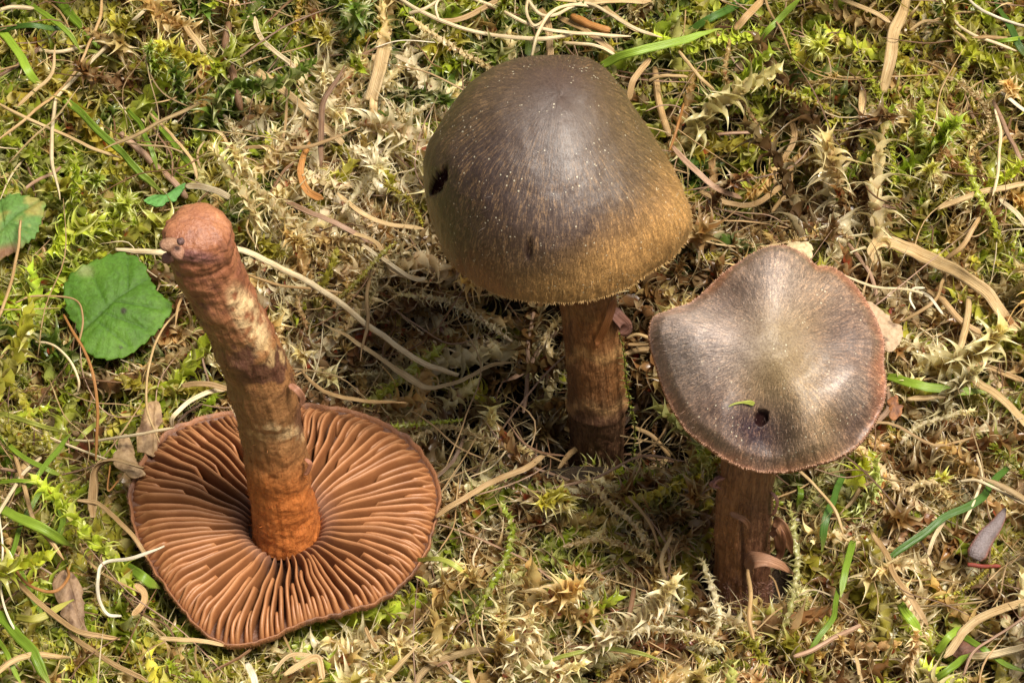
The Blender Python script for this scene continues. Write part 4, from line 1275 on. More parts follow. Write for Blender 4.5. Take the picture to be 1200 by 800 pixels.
straw('pink', [(995, 285), (1010, 305), (1022, 325), (1030, 355, -6)], 6, 'brown stalk behind the right cap rim', dz=10, **R9)
grass('bright', [(1034, 442, -4), (1070, 449), (1112, 456), (1158, 461, -4)], 11, 'bright green blade jutting from behind the right cap', dz=8)
straw('straw', [(1128, 424), (1142, 442), (1162, 460), (1184, 480), (1208, 504)], 12, 'tan blade slanting to the right edge below the green one', dz=18)
straw('straw', [(1066, 466), (1095, 464), (1122, 458), (1134, 436)], 8, 'tan blade under the green one right of the cap', dz=6)
straw('tan', [(1134, 424), (1158, 432), (1200, 446)], 8, 'dull straw at right edge above the slanting tan blade', dz=2)
straw('cream', [(1124, 564), (1145, 563), (1170, 573), (1206, 592)], 4.6, 'cream bent straw above the seed husk', dz=22, **R9)
straw('cream', [(1146, 533), (1150, 560), (1142, 588), (1130, 613)], 4.4, 'thin cream straw hanging left of the bent cream one', dz=18, **R9)
straw('cream', [(1108, 608), (1094, 632), (1086, 650)], 6, 'short cream straw touching the long dark green blade', dz=10)
grass('deep', [(1182, 548), (1150, 580), (1108, 608), (1062, 638), (1014, 676)], 9, 'long dark green blade slanting through the right-hand moss', dz=10)
grass('deep', [(985, 556), (975, 590), (966, 620), (962, 648, -8)], 9, 'dark green blade upright right of the right stem', dz=8)
grass('green', [(940, 545), (938, 575), (932, 600, -8)], 8, 'green blade just under the right cap rim', dz=0)
grass('green', [(1003, 634), (994, 662), (985, 700, -6)], 9, 'green blade pointing up beside the tan straw, lower right', dz=16)
grass('green', [(982, 690), (975, 720), (955, 752), (942, 778, -6)], 7, 'green blade bending to the bottom, lower right', dz=14)
grass('bright', [(1052, 708), (1066, 722), (1082, 746, -6)], 11, 'short thick green blade in the lower right moss', dz=10)
grass('bright', [(1094, 766), (1112, 748), (1130, 735)], 9, 'short bright blade beside the dark leaf, lower right', dz=12)
grass('green', [(1118, 740), (1150, 762), (1208, 790)], 8, 'green blade under the cream one in the bottom right', dz=8)
grass('green', [(1085, 800), (1110, 784), (1136, 766)], 9, 'green blade stub at the bottom right edge', dz=12)
straw('tan', [(1020, 624), (1038, 652), (1060, 690), (1088, 732)], 9, 'tan straw slanting down right of the green blades', dz=20)
twig('pink', [(1008, 733), (976, 748), (950, 762), (928, 768)], 6, 'pinkish thin twig at the bottom, right of the stem', dz=18)
straw('straw', [(1208, 702), (1165, 718), (1130, 738), (1104, 768, -4)], 13, 'wide tan blade rising to the right edge, bottom right', dz=18)
straw('cream', [(1138, 768), (1165, 766), (1208, 756)], 13, 'wide cream blade in the bottom right corner', dz=20)
straw('pink', [(1208, 716), (1180, 738), (1142, 762), (1128, 792)], 4.4, 'thin brown straw crossing the wide cream blade', dz=28, **R9)
twig('red', [(1134, 662), (1152, 664), (1174, 663)], 5, 'small dark red twig below the seed husk', dz=14)
straw('straw', [(932, 547), (955, 568), (978, 596), (988, 626)], 4.6, 'thin pale straw hanging from the right cap rim', dz=30, **R9)
straw('tan', [(514, 606, -6), (535, 588), (570, 566), (606, 550), (642, 532, -6)], 9, 'tan blade running up from the right rim of the gills', dz=14)
grass('lime', [(488, 654), (510, 653), (532, 660), (550, 676)], 6, 'small pale green blade touching the right gill rim', dz=18)
grass('lime', [(624, 780), (664, 766), (708, 760), (745, 764), (778, 774)], 5.5, 'pale green bowed blade over bleached moss at the bottom', dz=22)
twig('tan', [(876, 668), (878, 700), (877, 725), (882, 748)], 5.5, 'thin twig standing before the right stem base', dz=36)
twig('pink', [(626, 366), (620, 405), (616, 450), (614, 484, -8)], 5, 'thin upright twig in the shade left of the tall stem', dz=-6)
straw('straw', [(735, 395), (748, 391), (764, 397)], 5, 'short straw bridging the tall stem and the right cap', dz=20, **R9)
straw('tan', [(736, 403), (760, 402)], 5, 'second short straw between tall stem and right cap', dz=12, **R9)
straw('tan', [(740, 500, -10), (765, 512), (785, 535, -10)], 6, 'brown stalk in the hollow between the two stems', dz=-50, **R9)
straw('white', [(525, 790), (535, 796), (545, 804)], 5, 'short white straw at the bottom edge', dz=18)
straw('straw', [(548, 772), (552, 790), (558, 806)], 8, 'tan stub at the bottom edge left of the bowed blade', dz=14)
straw('tan', [(430, 735), (434, 748), (440, 760)], 6, 'tan stub in the shade under the gill rim', dz=0)
straw('straw', [(318, 790), (340, 768), (380, 770)], 7, 'tan straw piece at the bottom edge below the gills', dz=12)
straw('straw', [(335, 790), (360, 775), (376, 770), (378, 796, -4)], 9, 'folded tan straw scrap at the bottom edge', dz=14)
straw('white', [(292, 775), (300, 790), (304, 806)], 10, 'white papery straw at the bottom below the gill rim', dz=12)
straw('straw', [(1000, 768), (1008, 790), (1014, 806)], 7, 'short straw standing at the bottom edge, right', dz=12)
straw('pink', [(512, 780), (524, 776), (530, 788, -4)], 4, 'tiny pinkish stalk at the bottom centre', dz=12)
straw('tan', [(735, 582), (760, 610), (772, 640, -6)], 4.5, 'thin tan stalk among bleached moss left of the right stem', dz=12, **R9)
twig('brown', [(742, 690), (740, 712), (735, 732, -6)], 6, 'short brown twig upright in moss at the bottom centre', dz=16)
straw('straw', [(270, 175), (262, 158), (248, 150), (240, 140, -8)], 5, 'pale stalk lying among bleached shoots, upper left', dz=4)
straw('straw', [(395, 225), (420, 248), (450, 262), (495, 270, -8)], 7, 'tan straw sunk in the bleached moss left of the tall cap', dz=8)
straw('straw', [(400, 268), (440, 285), (462, 318), (505, 330, -8)], 8, 'tan blade curving down below the bleached moss', dz=10)
straw('cream', [(424, 285), (450, 305), (480, 325), (500, 325)], 6, 'cream straw beside the curving tan blade', dz=14)

# ================================================================ MOSS SHOOTS
def axis_curve(pts, n):
    C = catmull(pts, max(3, int(n / max(1, len(pts) - 1))))
    L = np.concatenate([[0], np.cumsum(np.linalg.norm(np.diff(C, axis=0), axis=1))])
    return C, L
def shoot(pts, leaf_len=17, leaf_w=5.2, step=2.6, recurve=1.0, seed=0, stem_r=1.5, messy=.25):
    """stem tube and its spiral of channelled, recurved, pointed leaves"""
    r = np.random.default_rng(seed)
    C, L = axis_curve(A(pts), 24)
    T = nrm(np.gradient(C, axis=0))
    # stem: 5-sided
    ns = 5
    refv = A((.3, .2, 1.0))
    X = nrm(np.cross(T, refv)); Y = np.cross(T, X)
    a = np.linspace(0, 2 * pi, ns, endpoint=False)
    keep = np.linspace(0, len(C) - 1, min(len(C), 10)).astype(int)
    sr = stem_r * np.linspace(1.1, .6, len(C))
    SV = (C[keep][:, None] + (X[keep][:, None] * np.cos(a)[None, :, None] + Y[keep][:, None] * np.sin(a)[None, :, None]) * sr[keep][:, None, None]).reshape(-1, 3)
    SF = grid_faces(len(keep), ns)
    # leaves
    nl = int(L[-1] / step)
    s = np.linspace(.02, 1, nl)
    Ls = s * L[-1]
    P = np.stack([np.interp(Ls, L, C[:, k]) for k in range(3)], -1)
    Tt = nrm(np.stack([np.interp(Ls, L, T[:, k]) for k in range(3)], -1))
    az = np.arange(nl) * 2.4 + r.normal(0, .25, nl)
    Xl = nrm(np.cross(Tt, refv)); Yl = np.cross(Tt, Xl)
    Oo = Xl * np.cos(az)[:, None] + Yl * np.sin(az)[:, None]
    Sd = np.cross(Tt, Oo)
    ll = leaf_len * (.75 + .4 * r.random(nl)) * np.interp(s, [0, .12, .85, 1], [.6, 1, .95, .55])
    lw = leaf_w * (.8 + .4 * r.random(nl)) * np.interp(s, [0, .85, 1], [1, 1, .6])
    m = 8
    u = np.linspace(0, 1, m)
    open_ = np.interp(s, [0, .8, 1], [1, .95, .35])[:, None]
    ph0 = .35 + r.normal(0, .12, nl)[:, None]
    ph1 = (1.45 + 1.0 * recurve + r.normal(0, .4 * (1 + messy), nl)[:, None]) * open_
    ph = ph0 + (ph1 - ph0) * sstep(.08, .88, u)[None]
    da = np.cos(ph); do = np.sin(ph)
    du = 1 / (m - 1)
    ca = np.concatenate([np.zeros((nl, 1)), np.cumsum((da[:, 1:] + da[:, :-1]) / 2 * du, 1)], 1) * ll[:, None]
    co = np.concatenate([np.zeros((nl, 1)), np.cumsum((do[:, 1:] + do[:, :-1]) / 2 * du, 1)], 1) * ll[:, None] + stem_r * .6
    bend = r.normal(0, 1.0, nl)[:, None] * messy * ll[:, None] * u[None] ** 2 * .9
    wv = lw[:, None] * np.interp(u, [0, .12, .26, .4, .54, .75, 1], [.75, 1, .92, .56, .28, .13, .0])[None] * .58
    cen = P[:, None] + Tt[:, None] * ca[..., None] + Oo[:, None] * co[..., None] + Sd[:, None] * bend[..., None]
    # inner side normal, for the channel
    nn = Tt[:, None] * do[..., None] - Oo[:, None] * da[..., None]
    left = cen - Sd[:, None] * wv[..., None] + nn * (wv * .85)[..., None]
    right = cen + Sd[:, None] * wv[..., None] + nn * (wv * .75)[..., None]
    V = np.stack([left, cen, right], 2)                    # nl, m, 3, 3
    V = V.reshape(nl, m * 3, 3)[:, :m * 3 - 2 + 0]          # last station keeps one vertex (left == tip)
    nvl = m * 3 - 2
    V[:, nvl - 1] = cen[:, -1]
    F = []
    for i in range(m - 2):
        b = i * 3
        F += [[b, b + 1, b + 4, b + 3], [b + 1, b + 2, b + 5, b + 4]]
    b = (m - 2) * 3
    tri = [[b, b + 1, b + 3, b + 3], [b + 1, b + 2, b + 3, b + 3]]
    F = A(F).astype(int)
    tri3 = A([[b, b + 1, b + 3], [b + 1, b + 2, b + 3]]).astype(int)
    off = (np.arange(nl) * nvl)[:, None, None]
    FQ = (F[None] + off).reshape(-1, 4)
    FT = (tri3[None] + off).reshape(-1, 3)
    lu = np.tile(np.repeat(u, 3)[:nvl], nl)
    lu = lu.reshape(nl, nvl); lu[:, -1] = 1; lu = lu.ravel()
    lr = np.repeat(r.random(nl), nvl)
    sa = np.repeat(s, nvl)
    return (SV, SF), (V.reshape(-1, 3), FQ, FT, lu, lr, sa)
def faces_mixed(FQ, FT, off=0):
    return (FQ + off).tolist() + (FT + off).tolist()

MT = {'green': (.29, .35, .028), 'lime': (.50, .56, .06), 'olive': (.42, .38, .05), 'pale': (.76, .61, .34), 'tan': (.52, .35, .15),
      'brown': (.19, .095, .036), 'deep': (.10, .15, .022), 'amber': (.56, .40, .07), 'cream': (.88, .79, .54), 'glass': (.45, .44, .16)}
_ms = [500]
def hero_shoot(tint, pts, label, leaf_len=17, leaf_w=5.5, step=2.4, recurve=1.0, dz=10, name='moss_shoot', messy=.3, stem=None):
    _ms[0] += 1
    P = [on_moss(p[0], p[1], dz + (p[2] if len(p) > 2 else 0)) for p in pts]
    (SV, SF), (V, FQ, FT, lu, lr, sa) = shoot(P, leaf_len, leaf_w, step, recurve, _ms[0], 1.8, messy)
    root = thing(name, P[0], label, 'moss', 'moss shoots standing out of the carpet')
    o = MT[tint]
    sc_ = stem or tuple(np.clip(A(o) * .5 + A((.10, .03, .01)), 0, 1))
    z = np.zeros(len(SV))
    mk('stem', SV, SF, MOSS_G, root, P[0], {'tint': np.tile(A(sc_), (len(SV), 1)), 'lu': z + .3, 'lr': z + .42, 'sa': z + .4})
    mk('leaves', V, faces_mixed(FQ, FT), MOSS_G, root, P[0], {'tint': np.tile(A(o), (len(V), 1)), 'lu': lu, 'lr': lr, 'sa': sa}, True, 'stuff')
    protect(catmull(P, 8), soft, 1)
    return root
H = hero_shoot
H('pale', [(578, 82, -14), (560, 72), (530, 55), (500, 36), (482, 22)], 'thick bleached shoot above left of the tall cap', 15, 6.5, 1.8, .6, 22, messy=.5)
H('lime', [(1000, 62, -10), (1020, 92), (1038, 130), (1045, 170), (1048, 214)], 'yellow-green shoot hanging tip down below the broad split straw', 18, 6, 2.2, 1.1, 18)
H('lime', [(1172, 285, -10), (1162, 255), (1145, 225), (1134, 190)], 'lime green shoot near the right edge above the large curled blade', 15, 7, 2.2, .6, 18)
H('lime', [(912, -12, -5), (918, 18), (926, 48), (934, 76)], 'pale yellow shoot hanging just left of the bright top blade', 16, 6, 2.2, 1.0, 16)
H('amber', [(352, -14), (350, 10), (346, 38)], 'yellow shoot tip hanging from the top edge, upper left', 15, 6, 2.0, 1.1, 20)
H('green', [(28, 440, -14), (30, 410), (44, 382), (74, 356)], 'curled green shoot just left of the toothed leaf', 13, 5.5, 2.2, 1.2, 18)
H('olive', [(80, 668, -8), (92, 625), (78, 580), (64, 540), (48, 492)], 'long olive shoot between left edge and the gills', 14, 5.5, 2.0, 1.0, 14)
H('lime', [(298, 245, -14), (284, 222), (268, 195), (252, 168)], 'bright yellow-green shoot above right of the upended stem end', 16, 5.5, 2.2, 1.0, 14)
H('olive', [(985, 135, -10), (950, 118), (910, 104), (870, 88)], 'olive shoot lying level left of the broad split straw', 15, 5.5, 2.2, 1.0, 16)
H('glass', [(912, 752, -14), (926, 712), (934, 665), (930, 620), (925, 590)], 'translucent green shoot beside the right stem base', 14, 6, 2.4, .8, 20)
H('glass', [(968, 545, -8), (955, 572), (946, 596)], 'short pale green shoot just below the right cap rim', 15, 6, 2.2, 1.0, 14)
H('cream', [(690, 770, -8), (722, 748), (760, 736), (805, 742), (845, 756)], 'bleached shoot stretched level along the bottom centre', 17, 6.5, 1.9, 1.0, 16)
H('cream', [(820, 762, -12), (842, 730), (835, 690), (822, 655)], 'bleached shoot leaning against the right stem base', 15, 6, 2.0, .8, 18)
H('pale', [(760, 640, -6), (740, 612), (712, 588), (690, 560)], 'bleached curly shoot in the centre below the tall stem', 19, 6, 2.2, 1.3, 18, messy=.6)
H('pale', [(660, 640, -6), (700, 632), (740, 642), (762, 655)], 'tan shoot lying right of the green clump below the centre', 16, 6, 2.2, 1.1, 14, messy=.5)
H('green', [(548, 740, -6), (568, 700), (590, 660), (600, 620), (588, 590)], 'green shoot rising right of the gill rim', 14, 6.5, 2.0, .7, 14)
H('olive', [(1180, 640), (1158, 666), (1130, 690), (1098, 700, -8)], 'thin olive shoot below the seed husk', 10, 4, 1.8, .4, 20, messy=.1)
H('olive', [(396, 350, -10), (420, 328), (445, 300), (462, 285)], 'olive shoot crossing the straws left of the tall cap rim', 10, 4.5, 1.8, .5, 24, messy=.1)
H('lime', [(430, 505, -6), (455, 500), (480, 498), (540, 492)], 'small bright shoot in the dark hollow right of the gills', 10, 4.5, 2.0, .8, -20)
H('pale', [(470, 520, -10), (520, 500), (560, 512), (620, 530)], 'bleached shoot on the floor of the hollow left of the tall stem', 17, 6, 2.2, 1.2, -30, messy=.5)
H('tan', [(360, 385, -8), (350, 350), (380, 345), (410, 348)], 'tan ragged shoot just right of the upended stem', 14, 5.5, 1.9, 1.0, 8, messy=.5)
H('cream', [(600, 400, -10), (560, 372), (520, 352), (470, 345)], 'bleached shoot overhanging the hollow left of the tall stem', 18, 6, 2.0, 1.2, -10, messy=.5)
H('pale', [(640, 450, -14), (645, 420), (640, 395), (660, 370)], 'bleached tuft in shade close left of the tall stem', 18, 6, 2.2, 1.2, -8, messy=.6)
H('cream', [(455, 120, -6), (475, 135), (500, 125), (540, 98, -8)], 'whitish shoot against the upper left of the tall cap', 18, 6.5, 1.9, .9, 18, messy=.5)
H('cream', [(400, 250, -6), (430, 210), (455, 180), (475, 150)], 'whitish shoot slanting through the bleached patch', 20, 6.5, 2.0, 1.2, 14, messy=.6)
H('cream', [(262, 135), (275, 155), (285, 180), (290, 205, -8)], 'small whitish tuft among green moss, upper left', 17, 6, 1.9, .7, 12, messy=.7)
H('olive', [(450, 215), (480, 235), (495, 262, -8)], 'short olive shoot left of the slit in the tall cap', 12, 5, 2, .9, 10)
H('pale', [(1110, 90, -6), (1140, 110), (1160, 140), (1140, 170)], 'bleached bent shoot near the upper right edge', 17, 6, 2.1, 1.0, 14)
H('lime', [(1110, 110), (1125, 88), (1135, 70)], 'short lime shoot below the top right straws', 12, 6, 2.0, .7, 14)
H('tan', [(890, 150, -6), (870, 120), (850, 90), (855, 50)], 'dry brownish shoot right of the tall cap near the top', 14, 5, 1.9, .9, 16, messy=.5)
H('tan', [(1000, 280), (975, 272), (950, 278), (925, 284)], 'dry tan shoot along the back of the right cap', 12, 5, 1.9, .9, 20, messy=.6)
H('pale', [(1060, 575), (1090, 565), (1110, 580)], 'bleached tuft left of the bent cream straw', 16, 6, 2.0, .8, 14, messy=.6)
H('green', [(1160, 520), (1185, 540), (1205, 560)], 'green shoot at the right edge above the bent cream straw', 14, 6, 2.0, .9, 14)
H('cream', [(1055, 520), (1075, 500), (1110, 488), (1140, 480)], 'bleached shoot below the green blade at right', 16, 6, 2.0, 1.0, 12, messy=.6)
# a thin moss strand climbing the tall stem
def strand(pts, tint, label, off=40, step=3.6):
    _ms[0] += 1
    P = [PY(a, b, y_mid - off) for a, b in pts]
    (SV, SF), (V, FQ, FT, lu, lr, sa) = shoot(P, 9, 3.0, step, .5, _ms[0], .8, .6)
    root = thing('moss_shoot', P[0], label, 'moss')
    z = np.zeros(len(SV))
    mk('stem', SV, SF, MOSS_G, root, P[0], {'tint': np.tile(A((.10, .08, .03)), (len(SV), 1)), 'lu': z + .3, 'lr': z + .42, 'sa': z + .4})
    mk('leaves', V, faces_mixed(FQ, FT), MOSS_G, root, P[0], {'tint': np.tile(A(MT[tint]), (len(V), 1)), 'lu': lu, 'lr': lr, 'sa': sa}, True, 'stuff')
strand([(738, 555), (742, 530), (744, 500), (738, 470), (733, 440), (731, 410), (726, 392)], 'green', 'thin green moss strand climbing the right side of the tall stem', 22)

# ================================================================ MOSS CARPET (stuff): scattered shoots
protos = []
paxes = []
def proto(seed, length, curve, **kw):
    r = np.random.default_rng(seed)
    k = 5
    s = np.linspace(0, 1, k)
    ang = curve * (s - .2) + r.normal(0, .12, k)
    P = [np.zeros(3)]
    for i in range(1, k):
        a = ang[i]; b = r.normal(0, .25)
        P.append(P[-1] + A((cos(a) * cos(b), sin(b), sin(a))) * length / (k - 1))
    (SV, SF), (V, FQ, FT, lu, lr, sa) = shoot(P, seed=seed, **kw)
    n0 = len(SV)
    F = SF.tolist() + faces_mixed(FQ, FT, n0)
    z = np.zeros(n0)
    o = mk('moss_source', np.vstack([SV, V]), F, MOSS_I, None, (0, 0, 0),
           {'lu': np.concatenate([z + .05, lu]), 'lr': np.concatenate([z + .3, lr]), 'sa': np.concatenate([z + .3, sa])})
    COL.objects.unlink(o)
    protos.append(o)
    paxes.append(catmull(P, 2))
for i in range(9):
    proto(100 + i, 110 + 12 * (i % 4), [.5, -.5, 1.0, .2, -.9, .7, 0, 1.3, -.3][i], leaf_len=20 + (i % 3) * 2, leaf_w=8.2 + .8 * (i % 3), step=2.4, recurve=.8 + .15 * (i % 4), messy=.4)
for i in range(6):    # ragged, curly dead shoots
    proto(200 + i, 85 + 14 * (i % 3), [.8, -.8, 1.4, .1, -1.3, .5][i], leaf_len=21 + (i % 3) * 2, leaf_w=7.6, step=2.8, recurve=1.3, messy=.75)
for i in range(3):    # fine feathery shoots
    proto(300 + i, 70, [.5, -.6, 1][i], leaf_len=7.5, leaf_w=2.6, step=1.7, recurve=.4, messy=.2, stem_r=.8)
for i, o in enumerate(protos):
    o.name = 'moss_source_%02d' % i

# colour mixture of the moss by place: (x, y, radius, weights)
KEYS = ['green', 'lime', 'olive', 'pale', 'tan', 'brown', 'deep', 'cream', 'glass']
ZONES = [((110, 90), 170, dict(green=4, lime=1.6, olive=3.5, tan=.9, deep=1.0)), ((300, 60), 120, dict(green=4, olive=3, lime=1, deep=1.5, tan=.8)),
         ((420, 60), 80, dict(green=4, olive=2, deep=2, pale=.5)), ((280, 190), 80, dict(olive=3, pale=1, green=3, lime=1.4, cream=.4)),
         ((440, 190), 85, dict(cream=9, pale=4, tan=.6, glass=.4)), ((420, 280), 80, dict(pale=4, cream=2, olive=1.5, tan=2, green=.5)),
         ((470, 345), 70, dict(pale=3, cream=1.5, tan=2.5, brown=1)), ((60, 350), 120, dict(green=3, olive=3, lime=.8, deep=1, tan=.6)),
         ((180, 430), 90, dict(olive=3, brown=2, tan=2, green=1.5)), ((70, 520), 90, dict(green=2.5, olive=3, brown=1.4, lime=.6)),
         ((100, 700), 150, dict(olive=4, green=2.4, lime=2.0, tan=.9)), ((280, 780), 110, dict(olive=3.5, lime=1.8, green=1.5, tan=1.2, pale=.6)),
         ((450, 780), 80, dict(tan=2, olive=2, pale=2, green=1, brown=1)), ((520, 640), 80, dict(tan=2.5, pale=3, brown=1.2, glass=2, olive=1)),
         ((590, 680), 75, dict(green=2.6, glass=3, lime=1, tan=2, pale=1)), ((560, 450), 130, dict(brown=5, tan=1.6, olive=.6, pale=.8)),
         ((560, 540), 70, dict(tan=2, pale=1.2, olive=2, brown=2.6, green=1)), ((700, 610), 90, dict(pale=2, tan=3, brown=2.4, olive=2, green=.8)),
         ((720, 760), 110, dict(cream=2, pale=3, tan=2.5, olive=1.6, glass=1.4, brown=1.4)), ((800, 600), 80, dict(tan=3, brown=2.2, olive=2, green=.6, pale=1)),
         ((880, 765), 90, dict(pale=3, tan=3, cream=1, brown=1.6, olive=1.5)), ((790, 450), 90, dict(brown=5, tan=1, olive=.4)),
         ((980, 640), 90, dict(pale=2.4, tan=2, glass=2, olive=1.6, brown=1.6, green=1)), ((1090, 700), 110, dict(pale=3, tan=2.2, cream=1.2, olive=2, lime=.6, brown=1.4, green=.8)),
         ((1100, 540), 90, dict(pale=3, cream=1.4, tan=2, olive=2, green=1, brown=1)), ((1160, 420), 80, dict(green=2, tan=2.4, pale=1.6, olive=1.6, lime=.6)),
         ((1060, 380), 60, dict(pale=2.4, tan=2.6, brown=1.4)), ((1160, 280), 80, dict(green=2, lime=2, tan=1.6, pale=1.4, olive=1)),
         ((1140, 120), 110, dict(olive=2.6, pale=1.8, tan=1.6, green=1.6, lime=.8)), ((960, 60), 120, dict(olive=3.6, green=2, lime=1.4, tan=1.6, amber=0, deep=.6)),
         ((1000, 200), 100, dict(olive=2.2, tan=2.4, brown=1.8, green=1.2, pale=.8)), ((860, 200), 80, dict(brown=2.6, deep=1.6, tan=1.4, olive=1)),
         ((700, 30), 110, dict(green=3, deep=2, olive=1.4, pale=.6)), ((340, 440), 90, dict(brown=3, tan=2, pale=1, olive=.6)),
         ((780, 340), 60, dict(pale=3, tan=2, brown=1))]
zc = A([z[0] for z in ZONES]); zr = A([z[1] for z in ZONES])
zw = A([[z[2].get(k, 0) for k in KEYS] for z in ZONES]); zw = zw / zw.sum(1, keepdims=True)
KC = A([MT[k] for k in KEYS])

NT = 17500
NC = 1500
cpos = np.stack([rng.uniform(-900, 900, NC), rng.uniform(-820, 900, NC)], -1)
cid = rng.integers(0, NC, NT)
loose = rng.random(NT) < .15
jit = rng.normal(0, 26, (NT, 2))
pos = np.where(loose[:, None], np.stack([rng.uniform(-900, 900, NT), rng.uniform(-820, 900, NT)], -1), cpos[cid] + jit)
clift = rng.normal(4, 20, NC)[cid]
gh = ground(pos[:, 0], pos[:, 1])
hd = hollow_depth(pos[:, 0], pos[:, 1])
lift = rng.beta(1.3, 1.2, NT) * MOSS_H
lift *= np.where(hd > 80, .5, 1.0)
lift = np.maximum(lift + np.where(loose, 0, clift) * .8 - np.where(loose, 0, np.hypot(jit[:, 0], jit[:, 1]) * .22), 0)
P0 = np.column_stack([pos, gh + lift - 6])
yaw = 2 * pi * rng.random(NT)
fld = 2.2 * fbm(np.column_stack([pos / 260, pos[:, :1] * 0]), 2, 91)
yaw = np.where(rng.random(NT) < .35, fld * pi + rng.normal(0, .5, NT), yaw)
yaw = np.where(~loose & (rng.random(NT) < .5), np.arctan2(jit[:, 1], jit[:, 0]) + rng.normal(0, .4, NT), yaw)
pitch = np.where(rng.random(NT) < .2, rng.uniform(.6, 1.35, NT), rng.normal(.12, .28, NT))
roll = rng.uniform(0, 2 * pi, NT)
scl = rng.uniform(.95, 2.0, NT)
scl = np.where(pitch > .6, scl * .72, scl)
qx, qy, qd = proj(P0)
# zone weights
W_ = np.exp(-(((qx[:, None] - zc[:, 0]) ** 2 + (qy[:, None] - zc[:, 1]) ** 2) / (2 * (zr * .45) ** 2))) + 1e-9
pk = (W_ @ zw) / W_.sum(1, keepdims=True)
# neighbouring shoots share a kind: patch noise biases each kind
for k in range(len(KEYS)):
    pk[:, k] *= np.exp(1.7 * fbm(np.column_stack([pos / 75, pos[:, :1] * 0 + k * 9.7]), 2, 120 + k))
pk /= pk.sum(1, keepdims=True)
cum = np.cumsum(pk, 1)
kr = np.where(loose | (rng.random(NT) < .12), rng.random(NT), rng.random(NC)[cid])
kind = np.minimum((cum < kr[:, None]).sum(1), len(KEYS) - 1)
# buried layer tends to be dead and brown
buried = (lift < .30 * MOSS_H) & (rng.random(NT) < .55)
kind = np.where(buried, np.where(rng.random(NT) < .5, KEYS.index('brown'), KEYS.index('tan')), kind)
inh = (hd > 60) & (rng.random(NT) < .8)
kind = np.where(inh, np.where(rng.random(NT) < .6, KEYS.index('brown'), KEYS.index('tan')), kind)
tcol = KC[kind] * 1.12 * np.where(inh, .6, 1.0)[:, None] * rng.uniform(.72, 1.25, (NT, 1)) * rng.uniform(.8, 1.2, NC)[cid][:, None] * (1 + rng.normal(0, .04, (NT, 3)))  # hollow shoots dimmed further: shade painted into their tint
tcol = np.minimum(tcol, A((.82, .72, .50)))
dead = np.isin(kind, [KEYS.index(k) for k in ('pale', 'tan', 'brown', 'cream')])
vi = np.where(dead & (rng.random(NT) < .65), rng.integers(9, 15, NT), rng.integers(0, 9, NT))
fine = (rng.random(NT) < .10)
vi = np.where(fine, rng.integers(15, 18, NT), vi)
# clearance
hard[hard > 1e8] = -1e9
soft[soft > 1e8] = -1e9
Ls = 120 * scl
dirv = np.stack([np.cos(yaw) * np.cos(pitch), np.sin(yaw) * np.cos(pitch), np.sin(pitch)], -1)
ok = ~((hd > 60) & (rng.random(NT) < np.where(hd > 120, .80, .62)))
softcut = rng.random(NT) < .95
cz, sz, cy_, sy_, cx_, sx_ = np.cos(yaw), np.sin(yaw), np.cos(-pitch), np.sin(-pitch), np.cos(roll), np.sin(roll)
AX = A(paxes)                       # each source's own bent axis, turned as its copies are
for f in range(AX.shape[1]):
    q = AX[vi, f] * scl[:, None]
    x1, y1, z1 = q[:, 0], q[:, 1] * cx_ - q[:, 2] * sx_, q[:, 1] * sx_ + q[:, 2] * cx_
    x2, y2, z2 = x1 * cy_ + z1 * sy_, y1, -x1 * sy_ + z1 * cy_
    Q = P0 + np.stack([x2 * cz - y2 * sz, x2 * sz + y2 * cz, z2], -1)
    ax_, ay_, ad_ = proj(Q)
    ix = (ax_ // CELL).astype(int) + 10
    iy = (ay_ // CELL).astype(int) + 10
    ins = (ix >= 3) & (ix < GW - 3) & (iy >= 3) & (iy < GH - 3)
    ixc, iyc = np.clip(ix, 3, GW - 4), np.clip(iy, 3, GH - 4)
    hb = np.max([hard[iyc + a, ixc + b] for a in (-3, -1, 1, 3) for b in (-3, -1, 1, 3)], 0)
    sb = np.max([soft[iyc + a, ixc + b] for a in (-2, -1, 0, 1, 2) for b in (-2, -1, 0, 1, 2)], 0)
    ok &= ~(ins & (ad_ < hb + 20))
    ok &= ~(ins & softcut & (ad_ < sb + 6))
    # 3-D: inside the upended cap
    dx, dy = Q[:, 0] - Cl[0], Q[:, 1] - Cl[1]
    rho = np.hypot(dx, dy) / (RL(np.arctan2(dy, dx)) + 12)
    ok &= ~((rho < 1) & (Q[:, 2] > ZR - 24 - 46 * (1 - rho ** 2)) & (Q[:, 2] < ZR + 60))
    # stems
    for bx, by, br in ((base_mid[0], y_mid, 42), (base_r[0], y_r, 40)):
        ok &= ~(np.hypot(Q[:, 0] - bx, Q[:, 1] - by) < br)
# thin out what is far outside the field
far = (qx < -120) | (qx > 1320) | (qy < -120) | (qy > 960)
ok &= ~(far & (rng.random(NT) < .35))
print('moss shoots kept', ok.sum())
me = bpy.data.meshes.new('moss_carpet')
n_ = int(ok.sum())
me.vertices.add(n_)
me.vertices.foreach_set('co', (P0[ok] * S).astype(np.float32).ravel())
def addat(nm, typ, fld, arr):
    at = me.attributes.new(nm, typ, 'POINT')
    at.data.foreach_set(fld, arr.ravel())
addat('rot', 'FLOAT_VECTOR', 'vector', np.column_stack([roll, -pitch, yaw])[ok].astype(np.float32))
addat('scl', 'FLOAT', 'value', scl[ok].astype(np.float32))
addat('vi', 'INT', 'value', vi[ok].astype(np.int32))
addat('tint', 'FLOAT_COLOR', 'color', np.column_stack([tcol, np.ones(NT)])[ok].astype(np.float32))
carpet = bpy.data.objects.new('moss_carpet', me)
COL.objects.link(carpet)
tag(carpet, 'tangled carpet of green, olive and bleached feathery moss covering the ground', 'moss')
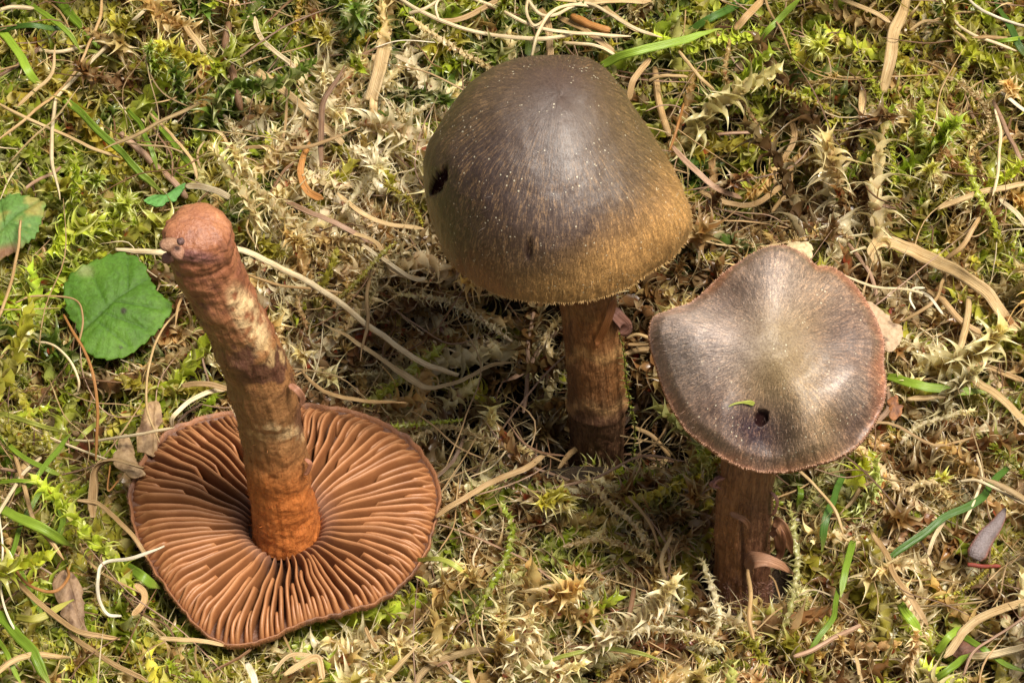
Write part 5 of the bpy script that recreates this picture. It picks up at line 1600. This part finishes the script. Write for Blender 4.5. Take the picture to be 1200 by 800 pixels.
carpet['kind'] = 'stuff'
ng = bpy.data.node_groups.new('scatter_moss', 'GeometryNodeTree')
ng.interface.new_socket('Geometry', in_out='INPUT', socket_type='NodeSocketGeometry')
ng.interface.new_socket('Geometry', in_out='OUTPUT', socket_type='NodeSocketGeometry')
gi = ng.nodes.new('NodeGroupInput'); go = ng.nodes.new('NodeGroupOutput')
iop = ng.nodes.new('GeometryNodeInstanceOnPoints')
jn = ng.nodes.new('GeometryNodeJoinGeometry')
for o in protos[::-1]:
    oi = ng.nodes.new('GeometryNodeObjectInfo')
    oi.inputs['Object'].default_value = o
    g2i = ng.nodes.new('GeometryNodeGeometryToInstance')
    ng.links.new(oi.outputs['Geometry'], g2i.inputs[0])
    ng.links.new(g2i.outputs[0], jn.inputs[0])
m2p = ng.nodes.new('GeometryNodeMeshToPoints')
def na(nm, typ):
    x = ng.nodes.new('GeometryNodeInputNamedAttribute')
    x.data_type = typ
    x.inputs['Name'].default_value = nm
    return x.outputs['Attribute']
e2r = ng.nodes.new('FunctionNodeEulerToRotation')
ng.links.new(na('rot', 'FLOAT_VECTOR'), e2r.inputs[0])
ng.links.new(gi.outputs[0], m2p.inputs['Mesh'])
ng.links.new(m2p.outputs['Points'], iop.inputs['Points'])
ng.links.new(jn.outputs[0], iop.inputs['Instance'])
iop.inputs['Pick Instance'].default_value = True
ng.links.new(na('vi', 'INT'), iop.inputs['Instance Index'])
ng.links.new(e2r.outputs[0], iop.inputs['Rotation'])
ng.links.new(na('scl', 'FLOAT'), iop.inputs['Scale'])
ng.links.new(iop.outputs[0], go.inputs[0])
md = carpet.modifiers.new('scatter', 'NODES')
md.node_group = ng

# ================================================================ FINE DRY LITTER (stuff)
LV_, LF_, LT_, LS_ = [], [], [], []
off = 0
lr_ = np.random.default_rng(77)
for i in range(2600):
    x, y = lr_.uniform(-850, 850), lr_.uniform(-700, 800)
    z = float(ground(x, y)) + lr_.uniform(0, MOSS_H * 1.25)
    a = lr_.uniform(0, 2 * pi)
    L_ = lr_.uniform(40, 210)
    pts = [A((x, y, z))]
    el = lr_.normal(.05, .22)
    for k in range(3):
        a += lr_.normal(0, .5); el += lr_.normal(0, .15)
        pts.append(pts[-1] + A((cos(a), sin(a), sin(el))) * L_ / 3)
    Vv, Ff, su, C = ribbon(pts, lr_.choice([1.3, 1.6, 2.2, 3, 4.5, 7], p=[.3, .3, .2, .12, .06, .02]), 1000 + i, nper=4, nx=3, curl=lr_.uniform(-.4, .4), tip=(.3, .2))
    ppx, ppy, dd = proj(C)
    ix = np.clip((ppx // CELL).astype(int) + 10, 0, GW - 1); iy = np.clip((ppy // CELL).astype(int) + 10, 0, GH - 1)
    if (dd < hard[iy, ix] + 6).any():
        continue
    LV_.append(Vv); LF_ += [[q + off for q in f] for f in Ff]; off += len(Vv)
    c = A(TINTS[lr_.choice(['cream', 'straw', 'tan', 'brown', 'pink', 'brown', 'tan'])]) * lr_.uniform(.6, 1.1)
    LT_.append(np.tile(c, (len(Vv), 1))); LS_.append(su)
lit = mk('dry_litter', np.vstack(LV_), LF_, DRY, None, (0, 0, 0), {'tint': np.vstack(LT_), 'su': np.vstack(LS_)}, True, 'stuff')
tag(lit, 'fine dry stalks and brown litter scattered through the moss', 'litter')
